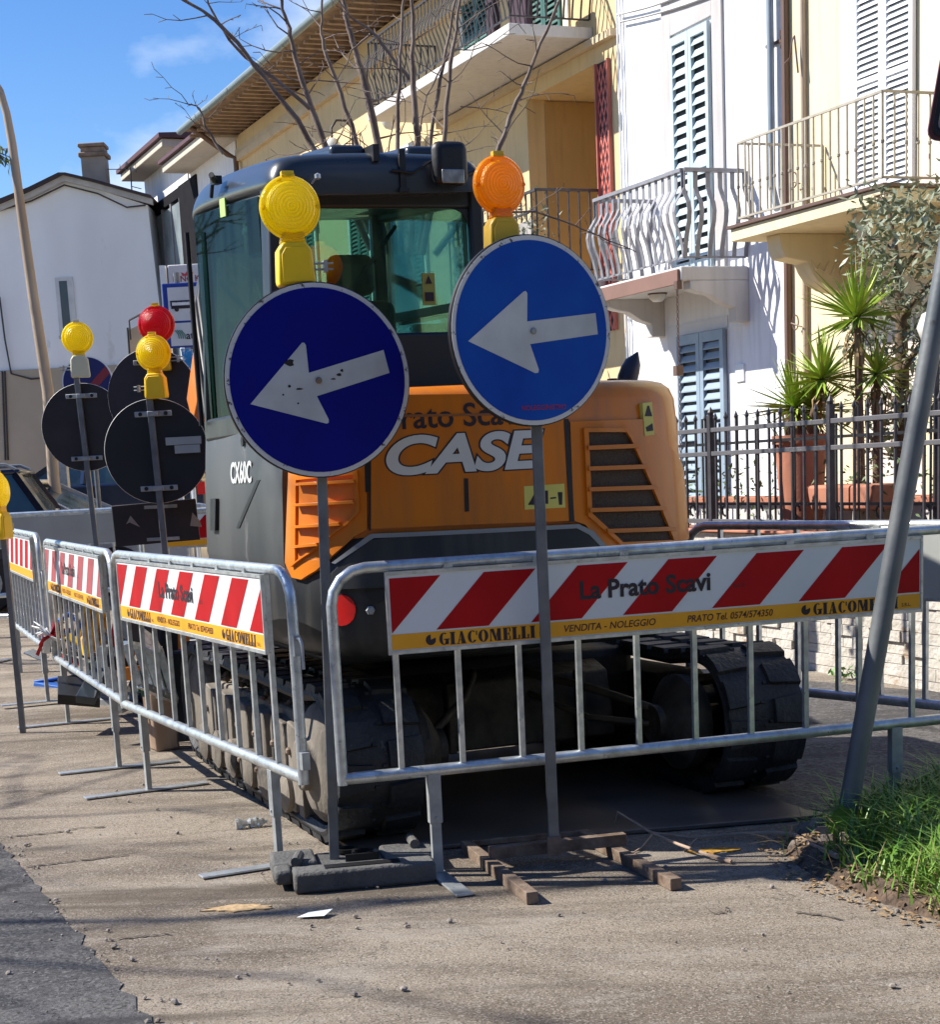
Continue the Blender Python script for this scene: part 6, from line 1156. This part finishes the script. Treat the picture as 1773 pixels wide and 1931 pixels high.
leanframe('steel_trestle', 'thin metal rods crossing low behind the second left barrier', [(120, 1230), (200, 1235), (215, 1205), (150, 1165)], 9.9, rust, .02, 2)
leanframe('steel_trestle', 'silver bars leaning up to the yellow sheet', [(190, 1225), (225, 1340), (236, 1335), (208, 1220)], 9.0, galv, .03, 1)
def slab(name, label, quad, Y, m, cat, th=.03, dy=(0, 0, .3, .3)):
    t = thing(name, label, cat, (0, Y, 0)); q = [W(x, y, Y+d) for (x, y), d in zip(quad, dy)]; q = [V((p.x, p.y-Y, p.z)) for p in q]; n = (q[1]-q[0]).cross(q[3]-q[0]).normalized()*th
    b = MB(); b.add(q+[p+n for p in q], [(0, 1, 2, 3), (7, 6, 5, 4), (0, 4, 5, 1), (1, 5, 6, 2), (2, 6, 7, 3), (3, 7, 4, 0)]); b.build('panel', m, t, smooth=0, bev=.004); return t
slab('folded_sign', 'black folded tripod sign leaning in the heap, tall and narrow', [(240, 1220), (262, 1240), (258, 1080), (240, 1060)], 8.5, signback2, 'folded sign'); slab('folded_sign', 'second black folded sign leaning behind the sunlit barrier', [(262, 1262), (292, 1300), (310, 1105), (280, 1085)], 8.9, signback, 'folded sign')
slab('folded_sign', 'blue-black plastic trestle lying on its side below the second left barrier', [(142, 1325), (178, 1330), (215, 1240), (186, 1248)], 9.0, mat('blue black plastic', (.03, .045, .06), .4, 0, .4), 'folded sign', .05)
slab('plastic_stand', 'black plastic sign base standing on edge below the second left barrier', [(108, 1328), (188, 1335), (186, 1296), (108, 1292)], 9.4, blk, 'sign base', .06)
slab('rubber_mat', 'dark flat mat on the ground inside the barriers', [(100, 1225), (230, 1262), (235, 1205), (130, 1190)], 10.2, signback, 'mat', .02, (0, 0, 1.2, 1.2))
slab('metal_sheet', 'pale metal sheet lying under the third left barrier', [(42, 1232), (78, 1248), (92, 1240), (60, 1225)], 10.9, galv, 'metal sheet', .01, (0, 0, .4, .4))
slab('sign_panel', 'grey metal sign panel leaning with faded dark letters', [(262, 1225), (290, 1240), (282, 1205), (262, 1190)], 8.45, galv, 'sign panel')
for i, (q4, YY, m_, lab) in enumerate((([(206, 1215), (222, 1222), (238, 1100), (224, 1095)], 8.7, redf, 'red and white striped board end leaning behind the sunlit barrier post'), ([(215, 1180), (223, 1184), (232, 1140), (226, 1136)], 8.65, white, 'white patch board leaning on the striped board end'), ([(240, 1180), (258, 1196), (262, 1180), (246, 1166)], 8.8, redr, 'red plastic lamp foot between the folded signs'), ([(300, 1262), (330, 1290), (330, 1240), (306, 1215)], 9.0, blk, 'black crate in front of the left track'), ([(120, 1205), (160, 1225), (166, 1215), (128, 1196)], 9.9, ybody, 'yellow plastic bar lying beside the orange sheet'), ([(100, 1240), (150, 1256), (152, 1246), (104, 1232)], 10.2, redr, 'red plastic strip on the ground near the tape'), ([(338, 1175), (360, 1190), (362, 1160), (342, 1150)], 9.4, terra, 'brown box piece behind the sunlit barrier'))):
    slab('site_board', lab, q4, YY, m_, 'site gear', .012, (0, 0, .08, .08))
random.seed(77)
cols = [('blue plastic', (.02, .12, .45)), ('black hose', (.01, .01, .012)), ('grey steel', (.30, .32, .33)), ('orange plastic', (.75, .25, .02)), ('white plastic', (.65, .67, .68)), ('dark green', (.03, .08, .05))]
spots = [(128, 1180, 'short', 10.3), (140, 1258, 'flat', 9.9), (228, 1130, 'tall', 9.3), (248, 1250, 'short', 8.9), (270, 1150, 'tall', 9.4), (284, 1280, 'short', 8.7), (296, 1190, 'tall', 9.2), (318, 1240, 'tall', 8.9), (212, 1290, 'flat', 9.1), (340, 1210, 'tall', 9.6), (360, 1200, 'short', 9.7), (186, 1262, 'short', 9.6), (112, 1262, 'flat', 10.4), (226, 1230, 'short', 9.0)]
wh_ = ['beside the knotted tape', 'on the ground below the orange sheet', 'behind the post between the first two left barriers', 'below the folded signs', 'between the two folded signs', 'right in front of the ladder-like frame', 'behind the ladder-like frame', 'next to the wooden beam end', 'below the second left barrier', 'behind the front of the left track', 'under the striped board ends', 'beside the lower end of the orange sheet', 'on the ground under the third left barrier', 'at the foot of the folded signs']
for i, (x, y, sh_, YY) in enumerate(spots):
    cn, cc_ = cols[i % 6]; p = W(x, y, YY); t = thing('site_gear', '%s piece of gear %s' % (cn, wh_[i]), 'site gear', (p.x, YY, p.z), R(random.uniform(-40, 40))); m_ = mat(cn+' gear', cc_, .5, 0, .3, 8); b = MB()
    if sh_ == 'tall': b.xz([(-.05, -.22), (.04, -.24), (.06, .16), (.02, .24), (-.03, .20)], -.012, .012); b.tube([(-.04, .02, -.2), (.05, .03, .22)], .012)
    elif sh_ == 'flat': b.xz([(-.16, -.03), (.15, -.04), (.17, .01), (-.13, .03)], -.12, .14); b.tube([(-.15, -.1, .03), (.0, .0, .05), (.15, .1, .02)], .012)
    else: b.tube([(-.07, 0, -.07), (-.05, .03, .03), (.02, .02, .07), (.07, -.02, .01), (.05, 0, -.07)], .018); b.box(-.05, .05, -.03, .03, -.09, -.02)
    t.location.z = max(t.location.z, .25 if sh_ == 'tall' else .10)
    if sh_ == 'flat': t.location = G(x, y+30, .03)
    b.build('piece', m_, t, bev=.003)
wd = thing('timber_block', 'weathered wooden beam end standing beside the front of the left track', 'timber', G(312, 1412)); b = MB(); b.box(-.07, .06, -.08, .08, 0, .33); b.build('beam', mat('old split wood', (.22, .13, .075), .85, 0, .4, 6, .5, 25, col2=(.36, .27, .2), stretch=(1, 1, .25)), wd, bev=.015); wd.rotation_euler = (0, R(-3), R(25))
b = MB(); b.xz([(-.06, .33), (-.04, .36), (-.01, .38), (.02, .35), (.05, .36), (.05, .33)], -.07, .06); b.build('splintered_top', mat('old split wood', (0, 0, 0)), wd)
for i, (x0, x1, y0, y1, m_, lab) in enumerate(((405, 413, 1205, 1240, white, 'white striped board end hanging above the left track'), (417, 424, 1205, 1240, mat('pink red board', (.5, .08, .1), .5), 'red striped board end hanging above the left track'), (432, 444, 1206, 1234, ybody, 'rounded yellow lamp housing hanging above the left track'), (335, 350, 1222, 1236, redr, 'red lamp lens lying in the heap beside the left track'), (300, 318, 1160, 1215, signback, 'dark brown bundle leaning in the heap'))):
    YY = 9.2; p = W(x0, y1, YY); q = W(x1, y0, YY); t = thing('site_gear', lab, 'site gear', (p.x, YY, p.z)); MB().box(0, q.x-p.x, -.02, .03, 0, q.z-p.z).build('piece', m_, t, bev=.012, seg=3)
    if i < 3: MB().tube([((q.x-p.x)/2, .0, q.z-p.z), ((q.x-p.x)/2, .0, q.z-p.z+.12)], .006, 6).build('strap', blk, t)
# ------------------------------------------------------------------ litter and ground detail
pp_ = thing('paper_scrap', 'small white printed paper lying in front of the rubber base', 'paper', G(592, 1726, .006)); b = MB(); b.add([(-.055, -.018, 0), (.035, -.03, .004), (.06, .022, .012), (-.02, .03, .002)], [(0, 1, 2, 3)]); o = b.build('sheet', mat('paper', (.75, .78, .8), .7), pp_, smooth=0); o.modifiers.new('s', 'SOLIDIFY').thickness = .001
bo_ = thing('crushed_bottle', 'crushed clear plastic bottle lying on the pavement beside the left track', 'bottle', G(476, 1551, .02), R(15)); b = MB(); random.seed(6); pf_ = []
for k in range(12): pf_.append((max(.004, .022*(1 if k < 9 else (12-k)/4)*random.uniform(.55, 1.2)), k*.012-.07))
b.lathe(pf_, Matrix.Rotation(R(90), 4, 'Y'), 12); b.build('bottle', mat('clear crumpled plastic', (.65, .68, .68), .15, 0, .3, 40, trans=.6), bo_, smooth=20)
tw_ = thing('fallen_twig', 'long forked dry twig lying on the ground from the grass towards the steel frame', 'twig', (0, 0, 0)); b = MB()
def tg(L_, r): b.tube([G(x, y, z)+V((0, 0, 0)) for x, y, z in L_], [r*(1-.6*i/len(L_)) for i in range(len(L_))], 6)
tg([(1580, 1615, .05), (1540, 1598, .05), (1500, 1575, .04), (1460, 1570, .03), (1400, 1572, .02), (1300, 1580, .01), (1230, 1570, .01)], .010); tg([(1380, 1625, .01), (1330, 1610, .02), (1280, 1592, .03), (1225, 1568, .05), (1165, 1531, .10)], .007); tg([(1232, 1572, .02), (1210, 1598, .01), (1192, 1610, .004)], .004); tg([(1165, 1531, .10), (1158, 1562, .03)], .003); tg([(1315, 1580, .02), (1290, 1605, .004)], .003)
b.build('twig', mat('dry twig bark', (.34, .22, .15), .85, 0, .4, 20, col2=(.45, .34, .25)), tw_, smooth=60)
for nm, c_, sx_, lab, m_ in (('paint_mark', G(1350, 1605), .10, 'faded yellow paint mark near the right end of the twig', mat('yellow ground paint', (.50, .26, .03), .9, 0, .5, 60)), ('paint_mark', G(450, 1714), .12, 'pale tan paint mark on the pavement at left of the rubber base', mat('tan ground paint', (.42, .29, .15), .9, 0, .4, 60))):
    random.seed(int(sx_*100)); P_ = []
    for k in range(26): a = 2*pi*k/26; P_.append((c_.x+sx_*cos(a)*random.uniform(.65, 1.1), c_.y+sx_*.42*sin(a)*random.uniform(.5, 1.1)))
    o = MB().xy(P_, .0, .0045).build(nm, m_, smooth=0, label=lab, cat='paint mark')
for pts_ in (((-20, 1583), (40, 1577), (100, 1572), (150, 1563), (205, 1560)), ((48, 1637), (70, 1633), (110, 1629), (150, 1624), (200, 1618), (250, 1613)), ((205, 1775), (240, 1770), (285, 1766), (330, 1762)), ((1330, 1712), (1345, 1724), (1368, 1722), (1372, 1708)), ((1500, 1722), (1560, 1730), (1600, 1738))):
    b = MB(); Q = [G(x, y) for x, y in pts_]; P_ = []
    for i in range(len(Q)-1):
        for k in range(6): P_.append(Q[i].lerp(Q[i+1], k/6)+V((0, random.gauss(0, .006), 0)))
    for p, q in zip(P_, P_[1:]):
        w_ = random.uniform(.003, .010); b.add([(p.x, p.y-w_, .0045), (q.x, q.y-w_, .0045), (q.x, q.y+w_, .0045), (p.x, p.y+w_, .0045)], [(0, 1, 2, 3)])
    b.build('pavement_crack', mat('crack filler', (.07, .057, .045), .95, 0, .4, 30), smooth=0, kind='structure')
# pebbles and crumbs
b = MB(); random.seed(31)
for i in range(300):
    x_ = random.uniform(-1.6, 1.7); y_ = random.uniform(4.1, 9) if random.random() < .75 else random.uniform(4.1, 6); r_ = random.choice((.003, .004, .005, .007, .010))*random.uniform(.7, 1.3)
    if i % 3 == 0: p_ = edge[random.randrange(10, 60)]; x_, y_ = p_[0]+random.gauss(.02, .04), p_[1]+random.gauss(0, .03)
    M = Matrix.Translation((x_, y_, .003)) @ Matrix.Rotation(random.random()*6, 4, 'Z') @ Matrix.Rotation(random.gauss(0, .4), 4, 'X'); b.lathe([(r_*.5, 0), (r_, r_*.35), (r_*.7, r_*.8), (r_*.1, r_)], M, 5)
b.build('gravel', mat('pebbles', (.16, .135, .11), .9, 0, .6, 30, col2=(.36, .32, .28)), smooth=0, kind='stuff', label='loose grit and pebbles scattered over the pavement', cat='gravel')
# grass bank
gp = [G(1505, 1600), G(1540, 1575), G(1620, 1555), G(1700, 1520), G(1800, 1490)]; gq = [G(1830, 1790), G(1700, 1715), G(1600, 1680), G(1530, 1640)]
poly = [(p.x, p.y) for p in gp+gq]
b = MB(); random.seed(12)
nx, ny = 26, 26; x0_, x1_, y0_, y1_ = 1.1, 3.0, 4.2, 7.4
def inside(x, y):
    c = False; n = len(poly2); j = n-1
    for i in range(n):
        if ((poly2[i][1] > y) != (poly2[j][1] > y)) and x < (poly2[j][0]-poly2[i][0])*(y-poly2[i][1])/(poly2[j][1]-poly2[i][1])+poly2[i][0]: c = not c
        j = i
    return c
poly2 = [(1.20, 5.68), (1.28, 5.95), (1.45, 6.05), (1.72, 6.15), (2.1, 6.5), (3.2, 6.9), (3.2, 4.0), (1.75, 4.25), (1.42, 4.85), (1.25, 5.3)]
def soilh(x, y):
    f = sum(inside(x+.05*cos(a)*r_, y+.05*sin(a)*r_) for r_ in (.5, 1.2) for a in (0, 1.05, 2.1, 3.14, 4.2, 5.2))/12
    return -.03+f*(.055+.035*(mnoise.noise(V((x*9, y*9, 0)))+.4))
N1 = 60; vs = [(x0_-.1+(x1_-x0_)*i/N1, y0_+(y1_-y0_)*j/N1, soilh(x0_-.1+(x1_-x0_)*i/N1, y0_+(y1_-y0_)*j/N1)) for j in range(N1+1) for i in range(N1+1)]
b.add(vs, [(j*(N1+1)+i, j*(N1+1)+i+1, (j+1)*(N1+1)+i+1, (j+1)*(N1+1)+i) for j in range(N1) for i in range(N1)]); b.build('verge', mat('verge soil with litter', (.05, .033, .022), .95, 0, .5, 25, .9, 60, col2=(.15, .10, .065)), kind='structure')
b = MB(); k = 0
while k < 9500:
    x_ = random.uniform(1.2, 2.6); y_ = random.uniform(4.2, 6.6)
    if not inside(x_, y_): continue
    dens = min(1, max(.05, (x_-1.26)*3.2+.10*mnoise.noise(V((x_*4, y_*4, 3)))*5))
    if random.random() > dens: k += .3; continue
    k += 1; h_ = random.uniform(.05, .15)*(.5+.7*dens)*(1.25 if y_ > 5.4 else .95); a = random.uniform(0, 2*pi); bend = random.uniform(.4, 1.7)*h_; w = random.uniform(.0018, .0042); dx, dy = cos(a), sin(a); z0 = soilh(x_, y_); px_, py_ = -dy*w, dx*w
    b.add([(x_-px_, y_-py_, z0-.01), (x_+px_, y_+py_, z0-.01), (x_+dx*bend*.3+px_*.9, y_+dy*bend*.3+py_*.9, z0+h_*.6), (x_+dx*bend*.3-px_*.9, y_+dy*bend*.3-py_*.9, z0+h_*.6), (x_+dx*bend+px_*.1, y_+dy*bend+py_*.1, z0+h_*random.uniform(.7, 1.0))], [(0, 1, 2, 3), (3, 2, 4)])
b.build('grass', mat('grass blades', (.07, .20, .012), .5, 0, .5, 9, col2=(.22, .36, .05)), smooth=0, kind='stuff', label='bright green unkempt grass around the foot of the leaning pole', cat='grass')
b = MB(); random.seed(19); k = 0
while k < 700:
    x_ = random.uniform(1.15, 2.4); y_ = random.uniform(4.2, 6.5)
    if not inside(x_, y_): continue
    k += 1; l = random.uniform(.05, .2); a = random.uniform(0, 2*pi); el = random.uniform(.05, 1.0); d = V((cos(a)*cos(el), sin(a)*cos(el), sin(el)))*l; w = V((-sin(a), cos(a), 0))*.0016; p = V((x_, y_, soilh(x_, y_)+.004))
    b.add([p-w, p+w, p+d*.5+w+V((0, 0, .01)), p+d*.5-w+V((0, 0, .01)), p+d], [(0, 1, 2, 3), (3, 2, 4)])
b.build('dry_grass', mat('dry straw', (.38, .29, .12), .8, 0, .4, 20, col2=(.22, .15, .07)), smooth=0, kind='stuff', label='dry straw stalks mixed into the green grass', cat='dry grass')
wdp = thing('broadleaf_weed', 'broad light green weed leaf at the foot of the leaning pole', 'weed', G(1598, 1600)); b = MB()
for a, l, ww in ((100, .17, .05), (60, .12, .03), (130, .10, .03), (20, .11, .025), (170, .09, .025)):
    d = V((cos(R(a)), -.2, sin(R(a)))); w = V((sin(R(a)), 0, -cos(R(a))))*ww; b.add([(0, 0, 0), d*l*.4-w, d*l*.8-w*.7, d*l, d*l*.8+w*.7, d*l*.4+w], [(0, 1, 2, 3, 4, 5)])
for k in range(14):
    a = R(random.uniform(20, 165)); l = random.uniform(.05, .11); az = random.uniform(-1, 1); d = V((cos(a), -.3+az*.4, sin(a))).normalized(); w = d.cross(V((0, 1, .2))).normalized()*l*.2; o0 = V((random.uniform(-.05, .16), random.uniform(-.08, .05), 0))
    b.add([o0, o0+d*l*.4-w, o0+d*l*.8-w*.6, o0+d*l+V((0, 0, -.01)), o0+d*l*.8+w*.6, o0+d*l*.4+w], [(0, 1, 2, 3), (0, 3, 4, 5)])
b.build('leaves', mat('weed leaf', (.13, .27, .05), .5, 0, .5, 14), wdp, smooth=0)
st_ = thing('rubble_lump', 'lump of broken concrete and roots at the base of the leaning pole', 'rubble', G(1560, 1598)); b = MB(); random.seed(44)
for i in range(26): r_ = random.uniform(.02, .05); b.lathe([(r_*.4, -r_*.5), (r_, 0), (r_*.8, r_*.5), (r_*.2, r_*.8)], Matrix.Translation((random.gauss(0, .06), random.gauss(0, .06), random.uniform(.0, .07))) @ Matrix.Rotation(random.random()*3, 4, 'X'), 6)
b.build('lump', mat('broken concrete', (.24, .19, .15), .95, 0, .5, 14, .6, 50), st_, smooth=0)
lw = MB(); random.seed(61)
for i in range(1500):
    x_, y_ = random.uniform(1.12, 1.8), random.uniform(4.3, 6.0)
    if not inside(x_+.12, y_): continue
    s_ = random.uniform(.008, .022); a = random.random()*6; z_ = max(0, soilh(x_, y_))+.006; lw.add([(x_, y_, z_), (x_+s_*cos(a), y_+s_*sin(a), z_+.006), (x_+s_*1.6*cos(a+.5), y_+s_*1.6*sin(a+.5), z_+.002), (x_+s_*cos(a+1), y_+s_*sin(a+1), z_+.004)], [(0, 1, 2, 3)])
lw.build('leaf_litter', mat('dead leaves', (.20, .11, .05), .9, 0, .6, 20, col2=(.38, .26, .13)), smooth=0, kind='stuff', label='dry brown leaf litter along the edge of the grass', cat='leaf litter')
b = MB(); random.seed(71)
for (a0, n_) in ((1.1, 14), (2.2, 8), (-.6, 8)):
    for i in range(n_): leafcloud(b, (a0+random.gauss(0, .06), .08+random.gauss(0, .03), .04), (.06, .06, .05), 5, .05, 2.5)
wt = thing('wall_weed', 'small green weeds growing at the foot of the stone wall', 'weed', PW, FH); b.build('leaves', MATS['weed leaf'], wt, smooth=0)
